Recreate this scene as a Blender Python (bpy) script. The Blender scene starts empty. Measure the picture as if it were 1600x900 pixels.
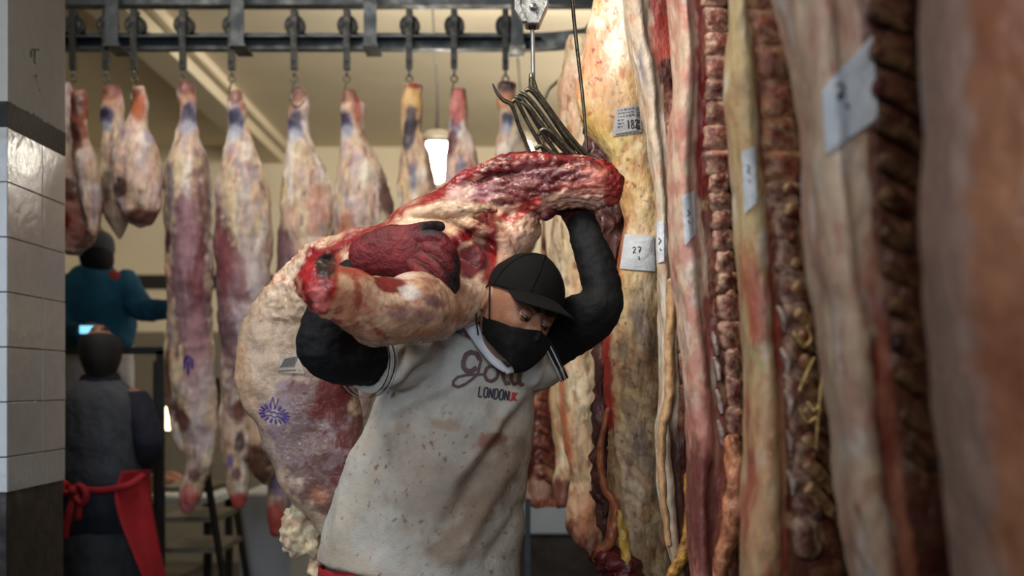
import bpy, bmesh, math, random
import numpy as np
from mathutils import Vector, Matrix, Euler
from mathutils.bvhtree import BVHTree

random.seed(7)
RNG = np.random.RandomState(11)
S = bpy.context.scene
COL = S.collection
F = 1600 * 50 / 36.0           # focal length in pixels of a 1600 wide frame
EYE = 1.5
HOR = 600                      # horizon row

# ------------------------------------------------------------------ camera
cam_d = bpy.data.cameras.new('camera')
cam_d.lens = 50; cam_d.sensor_width = 36; cam_d.shift_y = (HOR - 450) / 1600.0
cam = bpy.data.objects.new('camera', cam_d); COL.objects.link(cam)
cam.location = (0, 0, EYE); cam.rotation_euler = (math.radians(90), 0, 0)
cam_d.dof.use_dof = True; cam_d.dof.focus_distance = 3.05; cam_d.dof.aperture_fstop = 3.2
cam_d.clip_start = 0.05
S.camera = cam

# ------------------------------------------------------------------ world, lights, exposure
w = bpy.data.worlds.new('world'); S.world = w; w.use_nodes = True
w.node_tree.nodes['Background'].inputs[0].default_value = (0.80, 0.83, 0.90, 1)
w.node_tree.nodes['Background'].inputs[1].default_value = 0.03

def area(name, loc, aim, power, sx, sy, color, spread=130):
    l = bpy.data.lights.new(name, 'AREA'); l.energy = power; l.shape = 'RECTANGLE'
    l.size = sx; l.size_y = sy; l.color = color; l.spread = math.radians(spread)
    o = bpy.data.objects.new(name, l); COL.objects.link(o); o.location = loc
    o.rotation_euler = (Vector(aim) - Vector(loc)).to_track_quat('-Z', 'Y').to_euler()
    return o

area('ceiling_light_and_fill', (-0.9, 2.1, 3.35), (0.35, 3.2, 2.45), 40, 1.3, 0.5, (1.0, 0.94, 0.85), 105)
area('ceiling_light_and_fill', (-1.0, 4.7, 3.4), (-0.8, 6.2, 1.6), 21, 1.6, 0.4, (1.0, 0.94, 0.84))
area('daylight_and_fill', (-2.3, 1.2, 1.7), (-0.4, 4.0, 1.5), 16, 1.0, 1.8, (0.72, 0.84, 1.0))
area('daylight_and_fill', (-0.1, -0.9, 2.3), (-1.25, 4.1, 1.8), 9, 1.0, 1.0, (0.74, 0.86, 1.0), 60)  # added cool fill behind the camera, brightens the pillar's side face
area('ceiling_light_and_fill', (0.5, 6.9, 3.3), (-0.5, 11.5, 2.3), 80, 2.5, 0.3, (1.0, 0.91, 0.76))  # added warm light above the frame, washes the back wall
area('front_fill', (-0.9, -0.6, 2.9), (0.4, 3.0, 2.2), 8, 1.4, 0.5, (1.0, 0.93, 0.84), 100)  # added soft fill from behind the camera for the beef row
area('hall_fill', (1.9, 8.6, 2.6), (0.0, 10.0, 3.5), 42, 1.0, 1.0, (1.0, 0.90, 0.72))  # added warm fill hidden behind the beef sides, brightens ceiling and wall
S.view_settings.view_transform = 'Standard'
S.view_settings.look = 'None'
S.view_settings.exposure = -0.36
S.view_settings.gamma = 1.0
S.view_settings.use_curve_mapping = False

# ------------------------------------------------------------------ helpers
def rgb(r, g, b):
    def f(c):
        c /= 255.0
        return c / 12.92 if c <= 0.04045 else ((c + 0.055) / 1.055) ** 2.4
    return (f(r), f(g), f(b))

def P(px, py, d):
    return np.array([(px - 800) / F * d, d, EYE + (HOR - py) / F * d])

def tag(o, label=None, cat=None, group=None, kind=None):
    if label: o['label'] = label
    if cat: o['category'] = cat
    if group: o['group'] = group
    if kind: o['kind'] = kind
    return o

def empty(name, loc, label, cat, group=None):
    o = bpy.data.objects.new(name, None); COL.objects.link(o)
    o.location = tuple(loc); o.empty_display_size = 0.05
    bpy.context.view_layer.update()
    return tag(o, label, cat, group)

def link(name, me, mat, parent=None):
    o = bpy.data.objects.new(name, me); COL.objects.link(o)
    if mat: me.materials.append(mat)
    if parent is not None:
        o.parent = parent
        o.matrix_parent_inverse = Matrix.Translation(parent.location).inverted() if parent.type == 'EMPTY' else parent.matrix_world.inverted()
    return o

# vectorised gradient noise
_perm = RNG.permutation(256); _perm = np.concatenate([_perm, _perm, _perm])
_g = RNG.normal(size=(256, 3)); _g /= np.linalg.norm(_g, axis=1)[:, None]
def perlin(X):
    i = np.floor(X).astype(int); f = X - i; i = i & 255
    u = f * f * f * (f * (f * 6 - 15) + 10)
    r = 0
    for dx in (0, 1):
        wx = u[:, 0] if dx else 1 - u[:, 0]
        for dy in (0, 1):
            wy = u[:, 1] if dy else 1 - u[:, 1]
            for dz in (0, 1):
                wz = u[:, 2] if dz else 1 - u[:, 2]
                h = _perm[_perm[_perm[(i[:, 0] + dx) & 255] + ((i[:, 1] + dy) & 255)] + ((i[:, 2] + dz) & 255)]
                g = _g[h]
                r = r + wx * wy * wz * (g[:, 0] * (f[:, 0] - dx) + g[:, 1] * (f[:, 1] - dy) + g[:, 2] * (f[:, 2] - dz))
    return r * 1.5
def fbm(X, scale, octs=4, off=0.0):
    X = X * np.array(scale) + off; a = 1; r = 0; t = 0
    for k in range(octs):
        r = r + a * perlin(X + 17.3 * k); t += a; a *= 0.5; X = X * 2.03
    return r / t * 1.6
def sstep(a, b, x):
    t = np.clip((x - a) / (b - a + 1e-9), 0, 1); return t * t * (3 - 2 * t)

class Paint:
    """paints the tissue colours of one mesh at its vertices, from its own X/Z position"""
    def __init__(s, V, d0, off=0.0):
        s.V = V; s.off = off
        s.px = 800 + V[:, 0] * F / d0; s.py = HOR - (V[:, 2] - EYE) * F / d0
        s.c = np.ones((len(V), 3)) * 0.5
        s.n = fbm(V, 22, 4, off)
        s.nf = fbm(V, 60, 3, off + 5)
    def base(s, c): s.c[:] = c
    def mix(s, m, c):
        m = np.clip(m, 0, 1)[:, None]; s.c = s.c * (1 - m) + np.array(c) * m
    def noise(s, c, scale=20, thr=0.1, soft=0.25, amt=1.0, off=0, where=None, octs=4):
        m = sstep(thr - soft, thr + soft, fbm(s.V, scale, octs, s.off + off)) * amt
        if where is not None: m = m * where
        s.mix(m, c)
    def ellm(s, cx, cy, rx, ry, rot=0, edge=0.25, nz=0.5):
        a = math.radians(rot); dx = s.px - cx; dy = s.py - cy
        u = (dx * math.cos(a) + dy * math.sin(a)) / rx; v = (-dx * math.sin(a) + dy * math.cos(a)) / ry
        r = np.sqrt(u * u + v * v) + nz * s.n * 0.7 + nz * 0.25 * s.nf
        return 1 - sstep(1 - edge, 1 + edge, r)
    def ell(s, cx, cy, rx, ry, rot, c, edge=0.25, nz=0.5, amt=1.0):
        s.mix(s.ellm(cx, cy, rx, ry, rot, edge, nz) * amt, c)
    def line(s, pts, wd, c, amt=1.0, nz=0.5, soft=0.6):
        best = np.full(len(s.V), 1e9)
        for (x0, y0), (x1, y1) in zip(pts[:-1], pts[1:]):
            dx, dy = x1 - x0, y1 - y0; L = dx * dx + dy * dy
            t = np.clip(((s.px - x0) * dx + (s.py - y0) * dy) / L, 0, 1)
            best = np.minimum(best, np.hypot(s.px - x0 - t * dx, s.py - y0 - t * dy))
        s.mix((1 - sstep(1 - soft, 1 + soft, best / wd + nz * s.n)) * amt, c)

def catmull(pts, res):
    pts = np.array(pts, float); n = len(pts); out = []
    for i in range(n - 1):
        p0 = pts[max(i - 1, 0)]; p1 = pts[i]; p2 = pts[i + 1]; p3 = pts[min(i + 2, n - 1)]
        for k in range(res):
            t = k / res
            out.append(0.5 * ((2 * p1) + (-p0 + p2) * t + (2 * p0 - 5 * p1 + 4 * p2 - p3) * t * t + (-p0 + 3 * p1 - 3 * p2 + p3) * t ** 3))
    out.append(pts[-1]); return np.array(out)

def tube_w(path, nseg=16, res=4, cap=0.5, view=(0, 1, 0)):
    """closed tube; path rows are world x,y,z,ra,rb"""
    c = catmull(path, res); c[:, 3:5] = np.maximum(c[:, 3:5], 1e-4)
    pos = c[:, :3]; n = len(pos)
    T = np.gradient(pos, axis=0); T /= np.linalg.norm(T, axis=1)[:, None] + 1e-12
    rings = []; prevA = None
    Vw = np.array(view, float)
    frames = []
    for i in range(n):
        A = np.cross(T[i], Vw)
        if np.linalg.norm(A) < 0.25 and prevA is not None: A = prevA - T[i] * prevA.dot(T[i])
        A /= np.linalg.norm(A) + 1e-12
        if prevA is not None and A.dot(prevA) < 0: A = -A
        B = np.cross(A, T[i]); frames.append((A, B)); prevA = A
    ang = np.linspace(0, 2 * math.pi, nseg, endpoint=False)
    def ring(p, A, B, ra, rb): return p + np.outer(np.cos(ang) * ra, A) + np.outer(np.sin(ang) * rb, B)
    nc = 3 if cap > 0 else 0
    A, B = frames[0]; r0 = min(c[0, 3], c[0, 4]) * cap
    for k in range(nc, 0, -1):
        q = k / (nc + 0.4) * math.pi / 2
        rings.append(ring(pos[0] - T[0] * r0 * math.sin(q), A, B, c[0, 3] * math.cos(q), c[0, 4] * math.cos(q)))
    for i in range(n): rings.append(ring(pos[i], frames[i][0], frames[i][1], c[i, 3], c[i, 4]))
    A, B = frames[-1]; r1 = min(c[-1, 3], c[-1, 4]) * cap
    for k in range(1, nc + 1):
        q = k / (nc + 0.4) * math.pi / 2
        rings.append(ring(pos[-1] + T[-1] * r1 * math.sin(q), A, B, c[-1, 3] * math.cos(q), c[-1, 4] * math.cos(q)))
    V = np.concatenate(rings); m = len(rings)
    Fc = [(j * nseg + i, j * nseg + (i + 1) % nseg, (j + 1) * nseg + (i + 1) % nseg, (j + 1) * nseg + i) for j in range(m - 1) for i in range(nseg)]
    Fc.append(tuple(range(nseg - 1, -1, -1))); Fc.append(tuple(range((m - 1) * nseg, m * nseg)))
    return V, Fc

def tube(path, nseg=16, res=4, cap=0.5):
    """path rows are px, py, depth, half width in px, half thickness in m"""
    rows = []
    for r in path:
        p = P(r[0], r[1], r[2]); ra = r[3] / F * r[2]; rb = r[4] if len(r) > 4 and r[4] else ra * 0.8
        rows.append((*p, ra, rb))
    return tube_w(rows, nseg, res, cap)

def ellipsoid(c, r, nu=24, nv=16, R=None):
    V = []; 
    for j in range(1, nv):
        th = math.pi * j / nv
        for i in range(nu):
            a = 2 * math.pi * i / nu
            V.append((r[0] * math.sin(th) * math.cos(a), r[1] * math.sin(th) * math.sin(a), r[2] * math.cos(th)))
    V.append((0, 0, r[2])); V.append((0, 0, -r[2])); V = np.array(V)
    if R is not None: V = V @ np.array(R).T
    V = V + np.array(c); n = (nv - 1) * nu
    Fc = [(j * nu + i, (j + 1) * nu + i, (j + 1) * nu + (i + 1) % nu, j * nu + (i + 1) % nu) for j in range(nv - 2) for i in range(nu)]
    Fc += [(n, i, (i + 1) % nu) for i in range(nu)] + [(n + 1, (nv - 2) * nu + (i + 1) % nu, (nv - 2) * nu + i) for i in range(nu)]
    return V, Fc

def box(x0, x1, y0, y1, z0, z1):
    V = np.array([(x, y, z) for x in (x0, x1) for y in (y0, y1) for z in (z0, z1)], float)
    return V, [(0, 1, 3, 2), (4, 6, 7, 5), (0, 4, 5, 1), (2, 3, 7, 6), (0, 2, 6, 4), (1, 5, 7, 3)]

def joinm(parts):
    V = []; Fc = []; o = 0
    for v, f in parts:
        V.append(np.asarray(v)); Fc += [tuple(i + o for i in q) for q in f]; o += len(v)
    return np.concatenate(V), Fc

def mk(V, Fc, smooth=True, name='m'):
    me = bpy.data.meshes.new(name); me.from_pydata([tuple(v) for v in V], [], Fc); me.update()
    if smooth: me.polygons.foreach_set('use_smooth', [True] * len(me.polygons))
    return me

def setcol(me, C):
    a = me.color_attributes.new('Col', 'FLOAT_COLOR', 'POINT')
    a.data.foreach_set('color', np.concatenate([C, np.ones((len(C), 1))], axis=1).astype(np.float32).ravel())

def coords(me):
    V = np.empty(len(me.vertices) * 3, np.float32); me.vertices.foreach_get('co', V); return V.reshape(-1, 3).astype(float)
def normals(me):
    N = np.empty(len(me.vertices) * 3, np.float32); me.vertices.foreach_get('normal', N); return N.reshape(-1, 3).astype(float)

def finish(name, me, mat, parent, paint=None, disp=None, d0=3.0, off=0.0):
    V = coords(me)
    if disp is not None:
        N = normals(me); D = disp(V, N); V = V + (N * D[:, None] if D.ndim == 1 else D)
        me.vertices.foreach_set('co', V.astype(np.float32).ravel()); me.update()
    if paint is not None:
        pt = Paint(V, d0, off); paint(pt); setcol(me, pt.c)
    me.polygons.foreach_set('use_smooth', [True] * len(me.polygons))
    return link(name, me, mat, parent)

def remeshed(parts, voxel, smooth_it=4):
    V, Fc = joinm(parts); me = mk(V, Fc)
    o = bpy.data.objects.new('t', me); COL.objects.link(o)
    m = o.modifiers.new('r', 'REMESH'); m.mode = 'VOXEL'; m.voxel_size = voxel; m.use_smooth_shade = True
    if smooth_it:
        q = o.modifiers.new('s', 'SMOOTH'); q.factor = 0.5; q.iterations = smooth_it
    dg = bpy.context.evaluated_depsgraph_get()
    out = bpy.data.meshes.new_from_object(o.evaluated_get(dg), depsgraph=dg)
    bpy.data.objects.remove(o); bpy.data.meshes.remove(me)
    out.materials.clear()
    return out

def bvh_of(o):
    me = o.data; 
    return BVHTree.FromPolygons([v.co for v in me.vertices], [tuple(p.vertices) for p in me.polygons])

CAM = Vector((0, 0, EYE))
def on_surface(bvh, px, py, off=0.002, dflt=None):
    d = Vector(P(px, py, 1.0)) - CAM; d.normalize()
    h = bvh.ray_cast(CAM, d)
    if h[0] is None: return None
    return h[0] - d * off
def ribbon(bvh, strokes, width, off=0.003, step=2.0):
    """flat inked strokes lying on a surface"""
    V = []; Fc = []
    for st in strokes:
        st, wd = (st if isinstance(st, tuple) and isinstance(st[0], list) else (st, width))
        p = np.array(st, float); seg = np.hypot(*(p[1:] - p[:-1]).T); L = np.concatenate([[0], np.cumsum(seg)])
        n = max(2, int(L[-1] / step) + 1); t = np.linspace(0, L[-1], n)
        q = np.stack([np.interp(t, L, p[:, 0]), np.interp(t, L, p[:, 1])], 1)
        T = np.gradient(q, axis=0); T /= np.linalg.norm(T, axis=1)[:, None] + 1e-9; Nn = np.stack([-T[:, 1], T[:, 0]], 1)
        prev = None
        for k in range(n):
            a = on_surface(bvh, *(q[k] + Nn[k] * wd / 2), off); b = on_surface(bvh, *(q[k] - Nn[k] * wd / 2), off)
            if a is None or b is None: prev = None; continue
            i = len(V); V += [tuple(a), tuple(b)]
            if prev is not None and (Vector(V[prev]) - a).length < 0.03: Fc.append((prev, prev + 1, i + 1, i))
            prev = i
    return np.array(V), Fc
def patch(bvh, quad, nx=14, ny=14, off=0.0025, wob=0.0):
    """paper patch laid on a surface: quad corners tl, tr, br, bl in px"""
    tl, tr, br, bl = [np.array(q, float) for q in quad]; V = []; ok = True
    last = None
    for j in range(ny + 1):
        for i in range(nx + 1):
            u, v = i / nx, j / ny
            q = (tl * (1 - u) + tr * u) * (1 - v) + (bl * (1 - u) + br * u) * v
            h = on_surface(bvh, q[0], q[1], off + wob * abs(math.sin(i * 1.7 + j * 0.9)))
            V.append(None if h is None else tuple(h))
    Fc = [(j * (nx + 1) + i, j * (nx + 1) + i + 1, (j + 1) * (nx + 1) + i + 1, (j + 1) * (nx + 1) + i) for j in range(ny) for i in range(nx)]
    Fc = [f for f in Fc if all(V[k] is not None for k in f) and max((Vector(V[f[0]]) - Vector(V[k])).length for k in f[1:]) < .03]
    used = sorted({k for f in Fc for k in f}); mp = {k: i for i, k in enumerate(used)}
    return np.array([V[k] for k in used]), [tuple(mp[k] for k in f) for f in Fc]

# ------------------------------------------------------------------ materials
def mat(name, color=None, rough=0.5, metal=0.0, bump=0.0, bscale=80, var=0.0, vscale=20, attr=False, emit=None, estr=0,
        spec=0.5, mottle=0.0, mcol=(0.4, 0.05, 0.04), mscale=90, stretch=None, rvar=0.0, sss=0.0, sheen=0):
    m = bpy.data.materials.new(name); m.use_nodes = True; nt = m.node_tree; N = nt.nodes; L = nt.links
    b = N['Principled BSDF']
    b.inputs['Roughness'].default_value = rough; b.inputs['Metallic'].default_value = metal
    b.inputs['Specular IOR Level'].default_value = spec
    if sss: 
        b.inputs['Subsurface Weight'].default_value = sss; b.inputs['Subsurface Radius'].default_value = (1, .35, .2); b.inputs['Subsurface Scale'].default_value = 0.006
    if sheen: b.inputs['Sheen Weight'].default_value = sheen
    tc = N.new('ShaderNodeTexCoord'); mp = N.new('ShaderNodeMapping'); L.new(tc.outputs['Object'], mp.inputs[0])
    if stretch: mp.inputs['Scale'].default_value = stretch
    if attr:
        a = N.new('ShaderNodeAttribute'); a.attribute_name = 'Col'; src = a.outputs['Color']
    else:
        r = N.new('ShaderNodeRGB'); r.outputs[0].default_value = (*color, 1); src = r.outputs[0]
    def noise(sc, det=4):
        n = N.new('ShaderNodeTexNoise'); n.inputs['Scale'].default_value = sc; n.inputs['Detail'].default_value = det; L.new(mp.outputs[0], n.inputs['Vector']); return n
    if var:
        n = noise(vscale); mr = N.new('ShaderNodeMapRange'); mr.inputs[1].default_value = .3; mr.inputs[2].default_value = .7
        mr.inputs[3].default_value = 1 - var; mr.inputs[4].default_value = 1 + var; L.new(n.outputs[0], mr.inputs[0])
        vm = N.new('ShaderNodeVectorMath'); vm.operation = 'SCALE'; L.new(src, vm.inputs[0]); L.new(mr.outputs[0], vm.inputs['Scale']); src = vm.outputs[0]
    if mottle:
        n = noise(mscale, 5); mr = N.new('ShaderNodeMapRange'); mr.inputs[1].default_value = .52; mr.inputs[2].default_value = .70
        mr.inputs[3].default_value = 0; mr.inputs[4].default_value = mottle; L.new(n.outputs[0], mr.inputs[0])
        mx = N.new('ShaderNodeMix'); mx.data_type = 'RGBA'; L.new(mr.outputs[0], mx.inputs[0]); L.new(src, mx.inputs[6]); mx.inputs[7].default_value = (*mcol, 1); src = mx.outputs[2]
    L.new(src, b.inputs['Base Color'])
    if bump:
        n = noise(bscale, 6); bp = N.new('ShaderNodeBump'); bp.inputs['Strength'].default_value = 1.0; bp.inputs['Distance'].default_value = bump
        L.new(n.outputs[0], bp.inputs['Height']); L.new(bp.outputs[0], b.inputs['Normal'])
    if rvar:
        n = noise(vscale * 1.7); mr = N.new('ShaderNodeMapRange'); mr.inputs[1].default_value = .35; mr.inputs[2].default_value = .65
        mr.inputs[3].default_value = max(rough - rvar, .05); mr.inputs[4].default_value = rough + rvar; L.new(n.outputs[0], mr.inputs[0]); L.new(mr.outputs[0], b.inputs['Roughness'])
    if emit:
        b.inputs['Emission Color'].default_value = (*emit, 1); b.inputs['Emission Strength'].default_value = estr
    return m

M = {}
M['meat'] = mat('meat', attr=True, rough=.48, rvar=.15, bump=.003, bscale=60, var=.14, vscale=40, mottle=.22, mcol=rgb(130, 60, 50), mscale=45, stretch=(1, 1, .45), spec=.4, sss=.0)
M['meat_fine'] = mat('meat_fine', attr=True, rough=.40, rvar=.17, bump=.007, bscale=48, stretch=(1, 1, .5), var=.15, vscale=55, mottle=.22, mcol=rgb(130, 40, 34), mscale=80, spec=.45)
M['wet'] = mat('wet_meat', attr=True, rough=.34, rvar=.16, bump=.003, bscale=75, var=.18, vscale=50, mottle=.2, mcol=rgb(96, 20, 20), mscale=60, spec=.55)
M['bone'] = mat('bone', attr=True, rough=.40, bump=.007, bscale=60, var=.3, vscale=70, mottle=.75, mcol=rgb(110, 38, 30), mscale=45)
M['steel'] = mat('painted_rail_steel', rgb(46, 54, 58), rough=.5, metal=.2, bump=.0015, bscale=30, var=.2, vscale=12, rvar=.15)
M['dark_iron'] = mat('dark_iron', rgb(28, 27, 25), rough=.5, metal=.4, bump=.002, bscale=90, var=.3, vscale=30, rvar=.15)
M['hook_steel'] = mat('worn_hook_steel', rgb(92, 88, 76), rough=.33, metal=.8, bump=.001, bscale=120, var=.35, vscale=40, rvar=.15)
M['cast'] = mat('cast_metal', rgb(150, 148, 142), rough=.42, metal=.7, bump=.002, bscale=120, var=.3, vscale=50, rvar=.15)
M['rod'] = mat('bright_rod', rgb(170, 172, 172), rough=.28, metal=.9, var=.25, vscale=30)
M['paper'] = mat('paper', rgb(205, 210, 216), rough=.65, bump=.004, bscale=60, var=.07, vscale=30)
M['sticker'] = mat('sticker', rgb(176, 172, 170), rough=.4, bump=.002, bscale=70, var=.1, vscale=60)
M['film'] = mat('film_sticker', rgb(150, 138, 122), rough=.3, bump=.002, bscale=70, var=.1, vscale=60)
M['ink'] = mat('black_ink', rgb(40, 38, 42), rough=.6)
M['grey_ink'] = mat('faded_ink', rgb(95, 92, 98), rough=.6)
M['violet_ink'] = mat('violet_ink', rgb(52, 30, 120), rough=.5, var=.3, vscale=100)
M['skin'] = mat('skin', attr=True, rough=.45, bump=.0008, bscale=220, var=.06, vscale=40, spec=.4, sss=.15)
M['cloth_black'] = mat('black_jersey', rgb(10, 11, 14), rough=.75, bump=.0012, bscale=260, var=.15, vscale=25, spec=.3)
M['cap'] = mat('black_cap_cotton', rgb(12, 11, 11), rough=.85, bump=.0012, bscale=320, var=.12, vscale=30, spec=.2)
M['mask'] = mat('black_mask_cloth', rgb(12, 13, 14), rough=.8, bump=.0008, bscale=400, var=.1, vscale=30, spec=.25)
M['shirt'] = mat('stained_white_cotton', attr=True, rough=.88, bump=.0016, bscale=240, var=.06, vscale=18, mottle=.10, mcol=rgb(120, 96, 74), mscale=90, spec=.15)
M['glove'] = mat('knit_glove', attr=True, rough=.6, bump=.0025, bscale=190, var=.22, vscale=50, spec=.4)
M['print'] = mat('brown_print', rgb(104, 78, 80), rough=.8, var=.2, vscale=90)
M['print_navy'] = mat('navy_print', rgb(48, 46, 58), rough=.8, var=.2, vscale=90)
M['print_red'] = mat('red_print', rgb(165, 48, 50), rough=.8, var=.2, vscale=90)
M['white_cloth'] = mat('white_cloth', rgb(205, 205, 210), rough=.85, bump=.002, bscale=120, var=.06)
M['navy'] = mat('navy_cloth', rgb(17, 20, 36), rough=.85, bump=.003, bscale=60, var=.2)
M['red_cloth'] = mat('red_apron_cloth', rgb(150, 12, 28), rough=.75, bump=.004, bscale=25, var=.15, vscale=12)
M['vest'] = mat('grey_fleece', rgb(66, 68, 74), rough=.95, bump=.004, bscale=50, var=.2, vscale=15)
M['teal'] = mat('teal_fleece', rgb(14, 78, 102), rough=.9, bump=.004, bscale=30, var=.2, vscale=10)
M['jeans'] = mat('dark_work_trousers', rgb(52, 54, 58), rough=.9, bump=.005, bscale=25, var=.35, vscale=14)
M['hair'] = mat('dark_hair', rgb(22, 19, 17), rough=.7, bump=.004, bscale=160, var=.3, vscale=60)
M['eye'] = mat('eye', rgb(180, 172, 165), rough=.2)
M['iris'] = mat('iris', rgb(30, 20, 14), rough=.15)
M['tile'] = mat('glazed_tile', rgb(186, 187, 186), rough=.11, bump=.0022, bscale=28, var=.05, vscale=12, spec=.55)
M['black_tile'] = mat('black_band', rgb(22, 22, 20), rough=.6, bump=.004, bscale=60, var=.2, vscale=40)
M['grout'] = mat('grout', rgb(92, 88, 80), rough=.9, var=.2, vscale=60, bump=.002)
M['plaster'] = mat('painted_plaster', rgb(186, 184, 178), rough=.75, bump=.002, bscale=70, var=.05, vscale=20)
M['dark_base'] = mat('dark_stained_base', rgb(52, 44, 38), rough=.6, bump=.006, bscale=14, var=.45, vscale=9, rvar=.2)
M['wall_cream'] = mat('cream_wall', rgb(212, 200, 176), rough=.8, bump=.002, bscale=12, var=.05, vscale=2)
M['ceiling'] = mat('cream_ceiling', rgb(214, 202, 178), rough=.85, bump=.002, bscale=10, var=.04, vscale=2)
M['wall_grey'] = mat('grey_lower_wall', rgb(110, 104, 92), rough=.6, bump=.002, bscale=12, var=.1, vscale=3)
M['floor'] = mat('wet_concrete_floor', rgb(52, 50, 46), rough=.35, rvar=.2, bump=.004, bscale=12, var=.3, vscale=4)
M['lamp_glow'] = mat('lamp_glow', (1, .95, .85), emit=(1.0, .93, .80), estr=25)
M['panel_glow'] = mat('work_lamp_glow', (1, .9, .7), emit=(1.0, .86, .55), estr=5)
M['spot'] = mat('pale_blue_glow', (.2, .6, .9), emit=(.25, .7, 1.0), estr=1.6)
M['white_plastic'] = mat('white_plastic', rgb(188, 196, 204), rough=.45, var=.08, vscale=6)
M['ladder'] = mat('dark_ladder_steel', rgb(48, 48, 46), rough=.5, metal=.5, var=.2)
M['tread'] = mat('worn_tread', rgb(112, 104, 92), rough=.5, metal=.4, var=.25, vscale=20)

# tissue colours
CREAM = rgb(208, 188, 156); FAT = rgb(228, 205, 172); YEL = rgb(222, 180, 106); PINK = rgb(184, 142, 128); PALEPINK = rgb(200, 172, 154)
RED = rgb(132, 32, 32); DRED = rgb(88, 18, 20); BRIGHT = rgb(158, 34, 34); PURP = rgb(114, 84, 92); DPURP = rgb(92, 56, 66)
BLUE = rgb(74, 78, 112); BROWN = rgb(98, 58, 40); DBROWN = rgb(52, 30, 24); ORANGE = rgb(198, 120, 72); WHITE = rgb(226, 218, 208); GREYV = rgb(150, 136, 138); TAN = rgb(186, 148, 110)

# ================================================================== SETTING
def structure(name, V, Fc, m, smooth=False, parent=None):
    o = link(name, mk(V, Fc, smooth), m, parent)
    if parent is None: o['kind'] = 'structure'
    return o
structure('floor', *box(-4.5, 5, -1, 12.2, -0.1, 0), M['floor'])
structure('ceiling', *box(-4.5, 5, -1, 12.2, 3.5, 3.6), M['ceiling'])
structure('wall_back', *box(-4.5, 5, 12.0, 12.2, 1.94, 3.5), M['wall_cream'])
structure('wall_back_lower', *box(-4.5, 5, 11.97, 12.2, 0, 1.94), M['wall_grey'])
structure('trim_1', *box(-4.5, 5, 11.98, 12.0, 2.30, 2.42), M['black_tile'])
structure('wall_right', *box(5, 5.1, -1, 12.2, 0, 3.5), M['wall_cream'])
structure('wall_left_far', *box(-4.6, -4.5, -1, 12.2, 0, 3.5), M['wall_cream'])
# ceiling beam running away from the camera
bm_v, bm_f = joinm([box(-2.12, -1.92, 6.0, 12.0, 3.36, 3.5), box(-1.90, -1.86, 6.0, 12.0, 3.44, 3.5)])
structure('trim_2', bm_v, bm_f, M['wall_cream'])

# tiled pillar at the left
XW = (12 - 800) / F * 3.9      # right face of the pillar
def zrow(py, d=3.9): return EYE + (HOR - py) / F * d
pil = structure('wall_left', *box(-3.2, XW - 0.008, 3.908, 4.40, 0, 3.5), M['grout'])
zt = zrow(198); zs = zrow(158); zb = zrow(770)
link('plaster', mk(*joinm([box(-3.2, XW, 3.90, 4.402, zs, 3.5)]), False), M['plaster'], pil)
def jagged_band():
    V = []; Fc = []; n = 40
    for i in range(n + 1):
        y = 3.897 + (4.404 - 3.897) * i / n
        for (x, z) in ((XW + 0.001, zt), (XW + 0.001, zs + random.uniform(-.004, .007))): V.append((x, y, z))
    for i in range(n): Fc.append((2 * i, 2 * i + 2, 2 * i + 3, 2 * i + 1))
    return np.array(V), Fc
link('black_band', mk(*joinm([jagged_band(), box(-3.2, XW, 3.899, 4.403, zt, zs - .004)]), False), M['black_tile'], pil)
link('stained_base', mk(*box(-3.2, XW - 0.006, 3.905, 4.401, 0, zb), False), M['dark_base'], pil)
def bev_box(x0, x1, y0, y1, z0, z1, b):
    bm = bmesh.new(); V, Fc = box(x0, x1, y0, y1, z0, z1); vs = [bm.verts.new(v) for v in V]
    for f in Fc: bm.faces.new([vs[i] for i in f])
    bmesh.ops.bevel(bm, geom=bm.edges[:], offset=b, segments=2, profile=.5, affect='EDGES')
    me = bpy.data.meshes.new('b'); bm.to_mesh(me); bm.free(); return me
th = .151; cache = {}
k = 0; z = zt
while z > zb + .002:
    z0 = max(z - th, zb)
    for (ya, yb) in ((3.902, 4.187), (4.190, 4.403)):
        link('tile', bev_box(XW - .006, XW + random.uniform(-.0006, .0006), ya, yb, z0 + .0012, z - .0012, .0015), M['tile'], pil)
    for (xa, xb) in ((XW - .292, XW - .001), (XW - .585, XW - .295)):
        link('tile', bev_box(xa, xb, 3.898, 3.906, z0 + .0012, z - .0012, .0015), M['tile'], pil)
    z -= th
# pencil scribbles on the plaster
def scribble(strokes):
    V = []; Fc = []
    for st in strokes:
        for (a, b) in zip(st[:-1], st[1:]):
            pa = []; 
            for (px, py) in (a, b):
                t = XW * F / (px - 800); pa.append(Vector((XW + .0015, t, EYE + (HOR - py) / F * t)))
            i = len(V); dz = Vector((0, 0, .0022))
            if abs(pa[0].z - pa[1].z) > abs(pa[0].y - pa[1].y): dz = Vector((0, .006, 0))
            V += [tuple(pa[0] - dz), tuple(pa[0] + dz), tuple(pa[1] + dz), tuple(pa[1] - dz)]; Fc.append((i, i + 1, i + 2, i + 3))
    return np.array(V), Fc
link('pencil_mark', mk(*scribble([[(49, 77), (61, 78)], [(48, 78), (48, 90)], [(54, 79), (53, 98), (56, 99)], [(53, 118), (56, 123), (58, 130)], [(60, 139), (62, 143)], [(55, 117), (58, 119)]]), False), M['ink'], pil)

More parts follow.
